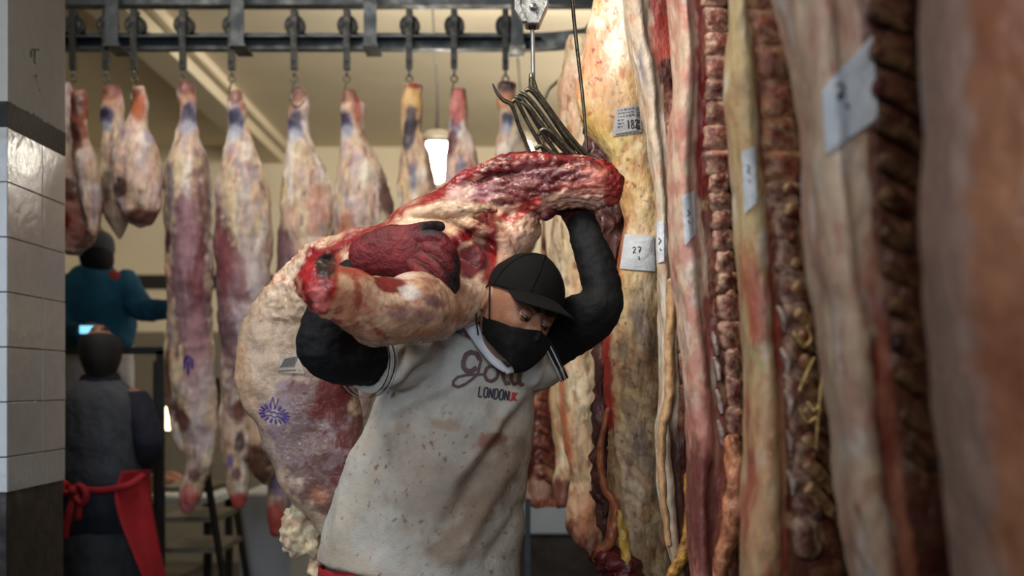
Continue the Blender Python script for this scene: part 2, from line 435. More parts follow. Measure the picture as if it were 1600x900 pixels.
# ================================================================== OVERHEAD RAIL
RD = 5.9; RZ = P(0, 66, RD)[2]
def bar(x0, x1, y0, y1, z0, z1): return box(x0, x1, y0, y1, z0, z1)
rail = empty('overhead_rail', (0, RD, RZ), 'grey painted overhead meat rail along the back, curving away right to the beef row', 'rail')
def sweep(path, hw, z0, z1):
    V = []; n = len(path); Fc = []
    for i, (x, y) in enumerate(path):
        a = path[max(i - 1, 0)]; b = path[min(i + 1, n - 1)]; t = Vector((b[0] - a[0], b[1] - a[1])).normalized(); nx, ny = -t.y, t.x
        for s, zz in ((-1, z0), (1, z0), (1, z1), (-1, z1)): V.append((x + nx * hw * s, y + ny * hw * s, zz))
    for i in range(n - 1):
        for k in range(4): Fc.append((i * 4 + k, i * 4 + (k + 1) % 4, (i + 1) * 4 + (k + 1) % 4, (i + 1) * 4 + k))
    Fc += [(3, 2, 1, 0), tuple((n - 1) * 4 + k for k in range(4))]
    return np.array(V), Fc
arc = [(-3.6, RD), (-1.0, RD), (0.05, RD)] + [(0.05 + .42 * math.sin(a), RD - .42 + .42 * math.cos(a)) for a in np.linspace(.1, math.pi / 2, 14)] + [(.47, 4.0), (.47, .5)]
zr0 = P(0, 79, RD)[2]; zr1 = P(0, 54, RD)[2]
link('track', mk(*sweep(arc, .028, zr0, zr1), False), M['steel'], rail)
link('running_lip', mk(*box(-3.6, .12, RD - .09, RD - .028, zr0 + .036, zr0 + .042), False), M['steel'], rail)
zb0 = P(0, 11, RD)[2]; zb1 = zb0 + .09
link('upper_beam', mk(*bar(-3.6, 1.0, RD - .04, RD + .04, zb0, zb1), False), M['steel'], rail)
for px in (188, 380, 583, 808):
    x = P(px, 0, RD)[0]
    link('strap', mk(*joinm([bar(x - .026, x + .026, RD - .13, RD - .118, zr0 - .006, zb0 + .09), bar(x - .032, x + .032, RD - .135, RD + .06, zr0 - .012, zr0 - .001)]), False), M['steel'], rail)
for x in (-2.2, -.6, .3):
    link('ceiling_bracket', mk(*bar(x - .03, x + .03, RD - .03, RD + .03, zb1, 3.5), False), M['steel'], rail)
for y in (.9, 2.7, 4.4):
    link('ceiling_bracket', mk(*bar(.44, .50, y - .03, y + .03, zr1, 3.5), False), M['steel'], rail)

# trolley: wheel riding the rail, hanger bar, swivel and hook
def lathe_y(c, prof, n=24):
    V = []; m = len(prof)
    for i in range(n):
        a = 2 * math.pi * i / n
        for (r, y) in prof: V.append((c[0] + r * math.cos(a), c[1] + y, c[2] + r * math.sin(a)))
    Fc = [(i * m + k, ((i + 1) % n) * m + k, ((i + 1) % n) * m + k + 1, i * m + k + 1) for i in range(n) for k in range(m - 1)]
    return np.array(V), Fc
def make_trolley(label, group):
    t = empty('trolley_hook', (0, 0, 0), label, 'hook', group)
    wz = .085
    link('wheel', mk(*lathe_y((0, 0, wz), [(0, -.03), (.015, -.032), (.02, -.022), (.034, -.022), (.042, -.03), (.042, .012), (.036, .02), (0, .024)])), M['dark_iron'], t)
    link('bracket', mk(*joinm([box(-.013, .013, -.052, -.036, wz - .03, wz + .055), box(-.013, .013, -.052, .012, wz + .05, wz + .06), box(-.013, .013, -.052, -.036, -.045, wz)]), False), M['dark_iron'], t)
    link('hanger', mk(*box(-.013, .013, -.052, -.02, -.10, -.04), False), M['dark_iron'], t)
    link('swivel', mk(*joinm([tube_w([(0, -.036, -.10, .006, .006), (0, -.036, -.125, .006, .006)], 8, 1),
        joinm([tube_w([(.013 * math.cos(a), -.036, -.137 + .013 * math.sin(a), .004, .004) for a in np.linspace(0, 2 * math.pi, 11)], 6, 1)])])), M['hook_steel'], t)
    link('hook', mk(*tube_w([(0, -.036, -.145, .004, .004), (-.006, -.037, -.17, .004, .004), (-.012, -.04, -.21, .0045, .0045), (-.005, -.05, -.245, .005, .005), (.02, -.055, -.255, .005, .005), (.04, -.05, -.235, .003, .003), (.047, -.045, -.222, .0012, .0012)], 8, 4)), M['hook_steel'], t)
    return t
def copy_tree(o, parent=None, loc=None):
    c = o.copy(); COL.objects.link(c)
    if parent is not None: c.parent = parent
    if loc is not None: c.location = loc
    for ch in o.children: copy_tree(ch, c)
    return c
hooks = [98, 125, 176, 219, 294, 369, 465, 546, 642, 711, 790]
hl = ['first trolley wheel and hook from the left, beside the pillar', 'second trolley wheel and hook from the left, above the dark shank',
      'trolley wheel and hook just left of the leftmost rail strap', 'trolley wheel and long hook just right of the leftmost rail strap',
      'trolley wheel and hook over the long carcass with the small violet stamp', 'trolley wheel and hook behind the second rail strap from the left',
      'trolley wheel and hook just right of the second rail strap', 'trolley wheel and hook just left of the third rail strap',
      'trolley wheel and hook over the yellowish leg beside the lamp', 'trolley wheel and hook over the slim pink leg right of the lamp',
      'trolley wheel and hook just left of the hoist block']
RZ0 = zr0 + .0
tr0 = make_trolley(hl[0], 'trolleys on the back rail')
HX = []
for i, px in enumerate(hooks):
    t = tr0 if i == 0 else copy_tree(tr0)
    t.location = (P(px, 0, RD)[0], RD - .056, zr0); t['label'] = hl[i]
    HX.append(P(px, 0, RD)[0])

# ================================================================== BACK ROW CARCASSES
def carcass(label, tubes, paint, d=RD - .10, disp=.008, voxel=.007, mt='meat', name='hanging_carcass', off=0, group='carcasses on the back rail', parts=None, cat='carcass'):
    top = tubes[0][0]; root = empty(name, P(top[0], top[1], d), label, cat, group)
    tt = []
    tubes = [[((r_[0], r_[1], r_[2] * (1.3 if k_ == 0 else 1.12 if k_ == 1 else 1)) + tuple(r_[3:])) for k_, r_ in enumerate(tb)] for tb in tubes]
    for tb in tubes:
        tt.append(tube([(r[0], r[1], r[3] if len(r) > 3 and r[3] else d, r[2], r[4] if len(r) > 4 else r[2] / F * d * .72) for r in tb], 20, 4, .45))
    me = remeshed(tt, voxel, 3)
    dd = lambda V, N: disp * (fbm(V, 9, 3, off) * 1.2 + fbm(V, (34, 34, 10), 3, off + 3) * .5)
    o = finish('body', me, M[mt], root, paint, dd, d, off)
    return root, o

def p_back(px0, topy, extra=(), base=CREAM, dark=True, bl=None):
    def f(p):
        p.base(base)
        p.noise(PALEPINK, (12, 12, 5), .0, .35, .8, 2)
        p.noise(PINK, (22, 22, 7), .18, .2, .5, 9)
        p.noise(rgb(178, 96, 88), (34, 34, 12), .36, .14, .5, 14)
        p.noise(rgb(170, 150, 118), (18, 18, 5), .2, .2, .55, 19)
        p.noise(rgb(96, 62, 58), (40, 40, 9), .40, .10, .65, 51)
        p.noise(rgb(140, 132, 150), (26, 26, 7), .36, .14, .6, 57)
        p.noise(rgb(124, 52, 46), (26, 26, 20), .1, .3, .75, 63, 1 - sstep(topy + 15, topy + 55, p.py))
        p.noise(WHITE, (16, 16, 5), .30, .2, .7, 25)
        p.noise(rgb(165, 150, 158), (20, 20, 6), .32, .18, .55, 33)
        if bl is not None:
            p.ell(px0, topy + 8, 15, 14, 0, rgb(112, 60, 56), .3, .5, .85)
            p.ell(px0 + 3, topy + 32, 14, 18, 0, ORANGE, .4, .4, .35)
            p.ell(bl[0], bl[1], bl[2], bl[3], bl[4] if len(bl) > 4 else 0, BLUE, .35, .5, .95)
            p.ell(bl[0] - 2, bl[1] - 6, bl[2] * .6, bl[3] * .45, 0, rgb(40, 40, 62), .4, .5, .9)
            p.ell(bl[0] - 1, bl[1] + bl[3] * .8, bl[2] * .9, bl[3] * .5, 0, rgb(168, 170, 184), .4, .4, .7)
        for e in extra:
            if e[0] == 'l': p.line(*e[1:])
            else: p.ell(*e)
    return f

carcass('dark quarter hanging leftmost on the back rail, half hidden by the tiled pillar',
    [[(100, 132, 8), (102, 170, 15), (108, 215, 24), (116, 260, 34), (120, 320, 40), (118, 360, 36), (110, 392, 20)]],
    p_back(100, 130, [(115, 330, 46, 34, 0, rgb(120, 66, 58), .3, .9, .85), (112, 300, 26, 16, 0, DBROWN, .3, .9, .8), (125, 365, 30, 26, 0, rgb(140, 84, 74), .3, .8, .8), (108, 345, 10, 14, 0, DRED, .3, .8, .9)], base=rgb(186, 164, 148)), off=1)
carcass('brown shank quarter on the second hook from the left',
    [[(122, 142, 9), (124, 180, 13), (124, 215, 13), (132, 250, 17), (142, 300, 18), (146, 340, 14), (146, 370, 6)]],
    p_back(122, 140, [(123, 185, 15, 55, 0, rgb(122, 60, 40), .25, .6, .95), (122, 165, 10, 18, 0, rgb(60, 26, 22), .3, .6, .9), (120, 215, 8, 24, 0, DBROWN, .3, .5, .9)], base=rgb(170, 138, 118)), d=RD - .20, off=2)
carcass('pale leg quarter with a triangular flap, behind the round leg left of the first strap',
    [[(174, 137, 12), (176, 165, 17), (178, 205, 19), (180, 250, 24), (182, 300, 26), (186, 345, 18), (187, 374, 3)]],
    p_back(176, 135, [(178, 345, 30, 32, 0, rgb(150, 120, 100), .3, .5, .7), (170, 290, 10, 22, 0, DBROWN, .35, .7, .7)], bl=(168, 185, 14, 18)), off=3)
carcass('round leg quarter with an orange shank on the fourth hook from the left',
    [[(216, 137, 8), (218, 162, 11), (214, 190, 17), (211, 225, 33), (212, 265, 39), (217, 305, 37), (222, 335, 30), (226, 350, 14)]],
    p_back(216, 135, [(218, 168, 12, 26, 0, rgb(176, 92, 56), .3, .4, .95), (214, 145, 7, 10, 0, BROWN, .4, .4, .9), (224, 340, 30, 11, 4, rgb(104, 62, 52), .3, .5, .95), (192, 292, 14, 14, 30, DBROWN, .3, .9, .9), (238, 215, 10, 12, 0, rgb(140, 132, 150), .4, .4, .8)], base=rgb(206, 178, 158)), d=RD - .22, off=4)
r3, _ = carcass('long carcass with broad violet flank and small stamp, left of the second rail strap',
    [[(292, 132, 8), (292, 150, 13), (295, 180, 13), (293, 215, 21), (292, 260, 35), (294, 320, 39), (296, 400, 38), (297, 470, 36), (297, 530, 36), (299, 590, 37), (306, 640, 34), (314, 685, 28), (312, 720, 22), (302, 755, 17), (296, 782, 16), (292, 800, 8)],
     [(268, 520, 8), (266, 580, 9), (272, 640, 11), (284, 690, 12), (298, 710, 8)]],
    p_back(292, 130, [(300, 440, 30, 130, -4, PURP, .22, .5, .95), (312, 400, 14, 140, 0, rgb(120, 62, 68), .3, .6, .7), (298, 370, 14, 60, 0, rgb(160, 120, 130), .3, .5, .7),
        (325, 300, 10, 80, 0, rgb(84, 58, 58), .3, .6, .7), (272, 300, 6, 40, 0, rgb(90, 90, 112), .4, .6, .7), (266, 380, 4, 20, 0, DRED, .4, .6, .9), (264, 600, 8, 60, 0, BROWN, .3, .5, .9),
        (312, 560, 20, 70, 0, rgb(150, 108, 116), .3, .6, .7), (320, 620, 12, 60, 10, rgb(190, 172, 172), .3, .5, .8), (285, 650, 12, 26, -20, DRED, .3, .7, .8), (318, 680, 18, 24, 0, rgb(180, 160, 166), .3, .5, .7),
        (296, 780, 16, 26, 0, rgb(172, 86, 84), .3, .8, .9), (306, 742, 9, 11, 0, DPURP, .3, .5, .8), (297, 798, 12, 10, 0, rgb(200, 120, 124), .3, .5, .9)], bl=(296, 182, 13, 24)), off=5)
carcass('long whole carcass with hairy brown flap near its hoof, under the second rail strap',
    [[(368, 144, 8), (371, 168, 13), (372, 198, 16), (374, 235, 25), (379, 290, 41), (381, 350, 45), (380, 420, 43), (378, 480, 41), (378, 540, 34), (372, 600, 28), (366, 650, 23), (370, 695, 25), (371, 735, 19), (372, 772, 16), (373, 792, 8)],
     [(388, 580, 16), (398, 640, 18), (404, 695, 22), (412, 735, 17), (416, 758, 5)]],
    p_back(368, 142, [(360, 470, 28, 130, -6, PURP, .22, .5, .95), (352, 400, 14, 70, -8, rgb(120, 60, 66), .3, .6, .8), (392, 460, 26, 90, 0, rgb(188, 172, 178), .3, .6, .7),
        (376, 430, 14, 60, -10, rgb(128, 70, 78), .3, .9, .7), (380, 640, 14, 22, 20, DRED, .3, .6, .85), (378, 690, 8, 18, 0, DBROWN, .3, .6, .9), (406, 720, 20, 36, -12, rgb(84, 54, 38), .25, .6, .95), (400, 665, 16, 30, 0, rgb(190, 160, 130), .3, .5, .8),
        (372, 782, 16, 14, 0, rgb(178, 74, 68), .3, .4, .95), (372, 740, 7, 12, 0, DPURP, .3, .5, .8), (362, 720, 6, 10, 0, rgb(104, 90, 150), .4, .5, .8)], bl=(370, 190, 14, 26)), off=6, d=RD - .15)
carcass('whole carcass with speckled fat back, its red hoof beside the carried slab',
    [[(465, 142, 10), (466, 168, 15), (465, 205, 17), (470, 245, 28), (478, 290, 40), (480, 350, 44), (472, 400, 40), (458, 450, 30), (446, 520, 26), (440, 600, 25), (436, 690, 22), (433, 750, 18), (432, 800, 15), (431, 834, 8)]],
    p_back(465, 140, [(450, 420, 18, 70, -8, PURP, .25, .5, .9), (432, 755, 12, 22, 0, rgb(96, 90, 150), .35, .6, .7), (432, 812, 18, 28, 0, rgb(176, 66, 62), .3, .5, .9), (500, 330, 16, 40, 0, rgb(186, 130, 112), .4, .9, .7)], bl=(462, 196, 13, 22)), off=7, d=RD - .04)
carcass('broad carcass with a dark cut flank, between the second and third rail straps',
    [[(545, 144, 8), (547, 168, 13), (549, 195, 16), (556, 235, 25), (565, 285, 41), (567, 330, 46), (564, 380, 44), (560, 430, 42), (560, 520, 36), (560, 600, 28), (560, 650, 14)],
     [(560, 165, 8), (562, 200, 9), (566, 240, 14)]],
    p_back(545, 142, [(607, 310, 12, 36, -10, rgb(92, 60, 56), .3, .7, .95), (545, 370, 16, 34, 0, rgb(176, 100, 78), .4, .8, .7), (560, 175, 5, 26, 0, rgb(150, 70, 50), .4, .4, .9)], bl=(540, 192, 14, 20)), off=8)
carcass('yellowish leg carcass with a long dark bruise, left of the pendant lamp',
    [[(645, 135, 12), (644, 160, 14), (643, 195, 17), (647, 235, 22), (652, 290, 31), (655, 350, 34), (655, 430, 30), (655, 520, 22), (655, 560, 10)]],
    p_back(645, 133, [(645, 160, 16, 26, 0, rgb(208, 166, 100), .3, .3, .9), (648, 136, 13, 5, 0, RED, .4, .3, .9), (641, 204, 11, 38, 6, rgb(52, 46, 58), .25, .4, .97), (646, 280, 7, 22, 0, rgb(84, 92, 112), .4, .5, .8), (676, 270, 8, 70, -8, rgb(120, 82, 60), .35, .5, .7)], base=rgb(214, 184, 138)), off=9)
carcass('slim pink leg carcass right of the pendant lamp',
    [[(716, 140, 9), (716, 168, 12), (715, 198, 15), (720, 235, 24), (725, 285, 32), (727, 340, 34), (724, 400, 26), (722, 440, 12)]],
    p_back(716, 138, [(716, 170, 12, 28, 0, rgb(186, 92, 88), .3, .5, .8), (706, 225, 9, 22, 10, rgb(92, 40, 52), .3, .5, .9), (722, 270, 7, 20, 0, rgb(96, 104, 128), .4, .5, .8)], base=rgb(214, 178, 160), bl=(712, 196, 9, 17)), off=10)
carcass('rightmost carcass on the back rail, behind the hoist hook bundle',
    [[(792, 132, 11), (792, 160, 13), (794, 195, 17), (800, 235, 27), (806, 280, 32), (814, 330, 28), (820, 375, 20), (822, 400, 8)]],
    p_back(791, 130, [(792, 136, 13, 9, 0, rgb(52, 34, 40), .3, .3, .95), (790, 160, 13, 12, 0, rgb(196, 128, 92), .4, .4, .8)], bl=(792, 190, 9, 16)), off=11)
# small blurred legs of violet ink on the long carcass
def vstamp(root, body, strokes, wd=4):
    b = bvh_of(body); V, Fc = ribbon(b, strokes, wd, .004)
    if len(Fc): link('ink_stamp', mk(V, Fc), M['violet_ink'], root)
vstamp(r3, _, [[(288, 575), (288, 562), (294, 556), (300, 562), (300, 575)], [(294, 565), (294, 585)]], 4)

# pendant lamp hanging behind the row
def lathe_z(c, prof, n=28):
    V = []; m = len(prof)
    for i in range(n):
        a = 2 * math.pi * i / n
        for (r, z) in prof: V.append((c[0] + r * math.cos(a), c[1] + r * math.sin(a), c[2] + z))
    return np.array(V), [(i * m + k, ((i + 1) % n) * m + k, ((i + 1) % n) * m + k + 1, i * m + k + 1) for i in range(n) for k in range(m - 1)]
def pendant(LP, label, power):
    lamp = empty('pendant_lamp', LP, label, 'lamp', 'pendant lamps in the hall')
    link('lamp_shade', mk(*lathe_z(LP, [(.01, .075), (.05, .07), (.10, .03), (.115, 0), (.112, 0), (.095, .025), (.04, .06)])), M['tread'], lamp)
    link('bulb', mk(*ellipsoid(LP + np.array([0, 0, -.075]), (.075, .075, .12))), M['lamp_glow'], lamp)
    link('cable', mk(*tube_w([(LP[0], LP[1], LP[2] + .07, .008, .008), (LP[0], LP[1], LP[2] + .3, .005, .005), (LP[0] - .03, LP[1], 3.5, .005, .005)], 8, 4)), M['dark_iron'], lamp)
    pl = bpy.data.lights.new('pendant_glow', 'POINT'); pl.energy = power; pl.color = (1, .92, .78); pl.shadow_soft_size = .1
    po = bpy.data.objects.new('pendant_glow', pl); COL.objects.link(po); po.location = LP + np.array([0, 0, -.31])
pendant(P(683, 226, 7.2), 'lit round pendant lamp hanging between the yellowish and pink legs', 10)
pendant(P(813, 226, 8.0), 'lit pendant lamp mostly hidden behind the rightmost back carcass and hoist hooks', 8)

# ================================================================== BEEF SIDES ON THE RIGHT
def rows_interp(rows, nv):
    r = catmull(sorted(rows), 8); y = r[:, 0]; yy = np.linspace(y[0], y[-1], nv)
    return yy, np.interp(yy, y, r[:, 1]), np.interp(yy, y, r[:, 2])
def closed_prof(pr, nu):
    p = np.array(pr + pr[:3], float); out = []
    n = len(pr)
    ext = np.array([pr[-1]] + pr + pr[:2], float); res = 24; pts = []
    for i in range(n):
        p0, p1, p2, p3 = ext[i], ext[i + 1], ext[i + 2], ext[i + 3]
        for k in range(res):
            t = k / res; pts.append(0.5 * ((2 * p1) + (-p0 + p2) * t + (2 * p0 - 5 * p1 + 4 * p2 - p3) * t * t + (-p0 + 3 * p1 - 3 * p2 + p3) * t ** 3))
    pts = np.array(pts); pts = np.vstack([pts, pts[:1]])
    wgt = np.where(pts[:, 1] < .12, 3.0, 1.0); seg = np.linalg.norm(np.diff(pts * [1, 4], axis=0), axis=1) * wgt[1:]
    L = np.concatenate([[0], np.cumsum(seg)]); t = np.linspace(0, L[-1], nu, endpoint=False)
    return np.stack([np.interp(t, L, pts[:, 0]), np.interp(t, L, pts[:, 1])], 1)
PROF_CUT = [(0, .06), (.0, .03), (.05, .005), (.12, -.006), (.19, -.004), (.25, .008), (.34, .012), (.60, .016), (.82, .035), (.97, .07), (1.0, .12), (.92, .22), (.5, .26), (.1, .20), (.0, .12)]
PROF_FAT = [(0, .10), (.02, .05), (.12, .015), (.3, -.01), (.5, -.02), (.7, -.01), (.88, .015), (.98, .06), (1, .11), (.9, .18), (.5, .22), (.1, .18)]
def beef(label, d, rows, prof, paint, nu=120, nv=420, disp=.0075, mt='meat_fine', off=0, tscale=1.0, name='beef_side', bottom=None, hookpx=None, top_z=2.45):
    rows = sorted(rows)
    # shank narrowing to the rail, above the frame
    y_top = HOR - (top_z - EYE) * F / d
    cx = (rows[0][1] + rows[0][2]) / 2; wpx = rows[0][2] - rows[0][1]
    if rows[0][0] > y_top + 20:
        ys = rows[0][0]; rows = [(y_top, cx - wpx * .16, cx + wpx * .16), (y_top + (ys - y_top) * .35, cx - wpx * .3, cx + wpx * .3), (y_top + (ys - y_top) * .75, cx - wpx * .47, cx + wpx * .5)] + rows
    yy, xl, xr = rows_interp(rows, nv); pr = closed_prof(prof, nu)
    # thickness tapers at the ends
    wd = (xr - xl) / max((xr - xl).max(), 1); tt = np.clip(wd * 1.15, .12, 1) * tscale
    px = xl[:, None] + (xr - xl)[:, None] * pr[None, :, 0]
    T = pr[None, :, 1] * tt[:, None]
    V = np.stack([(px - 800) / F * d, d + T, EYE + (HOR - np.repeat(yy[:, None], nu, 1)) / F * d], -1).reshape(-1, 3)
    Sx = np.tile(pr[:, 0], nv); Tx = np.tile(pr[:, 1], nv)
    Fc = [(j * nu + i, (j + 1) * nu + i, (j + 1) * nu + (i + 1) % nu, j * nu + (i + 1) % nu) for j in range(nv - 1) for i in range(nu)]
    Fc += [tuple(range(nu)), tuple(range(nv * nu - 1, (nv - 1) * nu - 1, -1))]
    me = mk(V, Fc)
    root = empty(name, P(cx, y_top, d) + np.array([0, .06, 0]), label, 'beef side', 'beef sides in the right row')
    def pw(p): p.S = Sx; p.T = Tx; paint(p)
    k = d / 3.0
    dd = lambda V, N: disp * (fbm(V, (7, 7, 5), 3, off) * 1.6 + fbm(V, (30, 30, 12), 3, off + 3) * .45)
    o = finish('body', me, M[mt], root, pw, dd, d, off)
    # hook up to the rail
    tz = top_z; x0, y0 = root.location.x, root.location.y
    link('hook', mk(*tube_w([(x0 - .02, y0, tz - .05, .006, .006), (x0 + .03, y0, tz - .07, .006, .006), (x0 + .05, y0, tz, .006, .006), (x0 + .02, y0, tz + .12, .006, .006), (.47, y0, zr0 - .05, .006, .006), (.47, y0, zr0 - .006, .008, .008)], 8, 4)), M['hook_steel'], root)
    def pos(s, y, t=0.0):
        a = np.interp(y, yy, xl); b = np.interp(y, yy, xr); return np.array([(a + (b - a) * s - 800) / F * d, d + t, EYE + (HOR - y) / F * d])
    return root, o, pos

def p_fatwrap(p, base, tint, edge=.31):
    p.base(base)
    p.noise(tint, (14, 14, 8), .1, .3, .7, 3)
    p.noise(WHITE, (24, 24, 9), .32, .2, .6, 8)
    p.noise(rgb(178, 110, 84), (40, 40, 22), .38, .14, .55, 12)
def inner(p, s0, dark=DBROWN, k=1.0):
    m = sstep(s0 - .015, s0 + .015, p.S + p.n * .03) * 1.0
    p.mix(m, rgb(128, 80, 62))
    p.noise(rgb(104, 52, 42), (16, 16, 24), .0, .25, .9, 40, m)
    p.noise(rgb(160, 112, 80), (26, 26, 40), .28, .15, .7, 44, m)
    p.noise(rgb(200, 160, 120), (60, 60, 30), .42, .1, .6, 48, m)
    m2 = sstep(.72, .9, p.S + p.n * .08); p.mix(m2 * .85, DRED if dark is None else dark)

BONE = rgb(190, 160, 136); BONEW = rgb(180, 160, 150)
def vertebrae(root, pos, s, ys, hw, d, col=BONE, cut=rgb(140, 78, 60), dep=.02, red=True):
    """sawn vertebra bodies down the chine, one object each"""
    for i, (ya, yb) in enumerate(zip(ys[:-1], ys[1:])):
        c = pos(s, (ya + yb) / 2, dep); h = abs(yb - ya) / F * d * .5; w_ = hw / F * d
        V, Fc = ellipsoid((0, 0, 0), (1, 1, 1), 16, 12)
        X = np.sign(V) * np.abs(V) ** .92
        X = X * np.array([w_ * random.uniform(.92, 1.12), .016, h * 1.2])
        X[:, 0] += w_ * .22 * fbm(X + i, 22, 2, 3); X[:, 2] += h * .22 * fbm(X + i, 26, 2, 7)
        X[:, 0] *= 1 + .18 * np.cos(X[:, 2] / h * 2.6) * -1
        X[:, 1] += .006 * fbm(X, 50, 3, i)
        X = X + c
        me = mk(X, Fc); front = V[:, 1] < -.25
        r = np.hypot(V[:, 0], V[:, 2] * 1.1)
        C = np.tile(np.array(cut), (len(V), 1)); t = sstep(.45, .8, r)[:, None]
        C = C * (1 - t) + np.array(col) * t
        if red: 
            m = (sstep(.35, .2, r) * random.random())[:, None]; C = C * (1 - m) + np.array(DRED) * m
        n = fbm(X, 45, 3, 3.1 * i)[:, None]; C = np.clip(C * (1 + .6 * n) * random.uniform(.8, 1.1), 0, 1); q_ = sstep(.1, .4, fbm(X, (70, 70, 110), 3, 1.7 * i))[:, None]; C = C * (1 - .6 * q_) + np.array(rgb(84, 40, 34)) * .6 * q_; q_ = sstep(.15, .4, fbm(X, (60, 60, 60), 3, 5.7 * i))[:, None]; C = C * (1 - .5 * q_) + np.array(rgb(206, 176, 140)) * .5 * q_
        setcol(me, C); link('vertebra', me, M['bone'], root)
def ribs(root, pos, y0, y1, n, s0, s1, drop, rad, d, col=rgb(196, 150, 112), dark=rgb(120, 50, 40), t0=.012, t1=.085):
    for i in range(n):
        y = y0 + (y1 - y0) * i / max(n - 1, 1) + random.uniform(-3, 3); r = rad / F * d * random.uniform(.8, 1.1); dr = drop * (.35 + .65 * i / max(n - 1, 1))
        pts = []
        for k in range(6):
            t = k / 5; q = pos(s0 + (s1 - s0) * t, y + dr * (t ** 1.1), t0 + (t1 - t0) * t ** 1.4)
            pts.append((*q, r * (1.15 - .3 * t), r * .8))
        V, Fc = tube_w(pts, 10, 3, .8); me = mk(V, Fc)
        n_ = fbm(V, (40, 40, 40), 3, i * 2.3); C = np.array(col) * (1 - sstep(-.2, .4, n_)[:, None]) + np.array(dark) * sstep(-.2, .4, n_)[:, None]
        setcol(me, C); link('rib', me, M['bone'], root)
def curve_part(root, name, pts, col, m='bone', nz=.35, nseg=12):
    V, Fc = tube(pts, nseg * 2, 12, .8); rr = pts[1][3] / F * pts[1][2]; V = V + rr * .45 * np.stack([fbm(V, 30, 3, 1), fbm(V, 30, 3, 4), fbm(V, 30, 3, 8)], 1); me = mk(V, Fc); n_ = fbm(V, 40, 3, pts[0][0])[:, None]
    setcol(me, np.clip(np.array(col) * (1 + nz * n_), 0, 1)); return link(name, me, M[m], root)

# A: nearest, far right
def pA(p):
    p.base(rgb(186, 128, 92)); p.noise(rgb(168, 104, 78), (6, 6, 3), .05, .3, .7, 3); p.noise(rgb(196, 146, 112), (9, 9, 4), .2, .25, .6, 7)
    m = 1 - sstep(.05, .12, p.S + p.n * .05); p.mix(m * .8, rgb(176, 150, 138))
A_, ab, apos = beef('nearest beef side at the far right edge, smooth orange brown and out of focus', 1.12,
    [(-60, 1512, 1800), (0, 1508, 1800), (250, 1500, 1800), (450, 1504, 1800), (600, 1522, 1810), (750, 1545, 1820), (900, 1566, 1830), (1100, 1590, 1830), (1400, 1640, 1800), (1550, 1690, 1740)], PROF_FAT, pA, 80, 260, .006, off=21, tscale=.9)
# B: big side with the large paper
def pB(p):
    p_fatwrap(p, rgb(206, 178, 150), rgb(190, 142, 124))
    low = sstep(380, 520, p.py); m = sstep(.16, .26, p.S + p.n * .12) * low
    p.mix(m * .9, rgb(150, 66, 52)); p.noise(rgb(196, 130, 100), (18, 18, 10), .1, .2, .7, 60, m); p.noise(RED, (14, 14, 8), .2, .2, .7, 66, m)
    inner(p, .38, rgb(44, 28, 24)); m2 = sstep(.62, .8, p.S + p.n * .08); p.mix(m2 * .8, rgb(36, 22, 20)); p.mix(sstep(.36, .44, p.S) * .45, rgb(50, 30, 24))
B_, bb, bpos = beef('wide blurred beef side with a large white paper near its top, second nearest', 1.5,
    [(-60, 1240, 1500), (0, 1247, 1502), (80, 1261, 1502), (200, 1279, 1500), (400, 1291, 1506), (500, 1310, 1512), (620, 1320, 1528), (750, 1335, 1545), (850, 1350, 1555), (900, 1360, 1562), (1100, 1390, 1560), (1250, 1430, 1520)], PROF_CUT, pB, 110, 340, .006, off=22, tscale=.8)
ribs(B_, bpos, 20, 700, 13, .44, .95, 120, 13, 1.5, rgb(128, 96, 66), rgb(60, 32, 26), .0, .05)
vertebrae(B_, bpos, .52, list(range(430, 900, 78)), 30, 1.5, rgb(150, 122, 100), rgb(84, 44, 36), .03)
# C: yellow strip, vertebra column, ribs
def pC(p):
    p_fatwrap(p, rgb(200, 176, 130), rgb(190, 144, 98)); inner(p, .25)
    p.mix((1 - sstep(.0, .03, np.abs(p.S - .245 + p.n * .02))) * sstep(200, 420, p.py), RED)
    m = sstep(560, 640, p.py) * (p.S < .3); p.mix(m * .6, rgb(200, 150, 110))
    p.noise(rgb(168, 70, 56), (10, 30, 7), .15, .2, .8, 70, sstep(300, 500, p.py) * (p.S < .32))
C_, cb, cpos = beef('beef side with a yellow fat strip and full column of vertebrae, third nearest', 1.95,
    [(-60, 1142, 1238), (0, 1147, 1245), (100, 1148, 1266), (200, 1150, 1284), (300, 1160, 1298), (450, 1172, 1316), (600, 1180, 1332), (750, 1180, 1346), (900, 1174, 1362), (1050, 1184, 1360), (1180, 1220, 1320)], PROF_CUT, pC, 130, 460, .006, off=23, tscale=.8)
vertebrae(C_, cpos, .52, [-40, 12, 66, 124, 180, 232, 282], 36, 1.95, rgb(176, 124, 92), rgb(150, 84, 64), .012)
vertebrae(C_, cpos, .48, [282, 326, 370, 420, 470, 520, 575, 630, 690, 750, 810, 870], 28, 1.95, rgb(196, 160, 140), rgb(130, 84, 62), .012)
ribs(C_, cpos, 292, 760, 13, .50, .97, 95, 10, 1.95, rgb(184, 146, 104), rgb(112, 56, 40), -.004, .045)
for i, y in enumerate((480, 545, 610, 675, 735)):   # white feather bones at the fat edge
    curve_part(C_, 'feather_bone', [(cpos(.34, y)[0] * F / 1.95 + 800 - 6, y, 1.95, 3), (cpos(.34, y)[0] * F / 1.95 + 803, y + 18, 1.95, 6, .008), (cpos(.34, y)[0] * F / 1.95 + 803, y + 38, 1.95, 3)], BONEW, nz=.1)
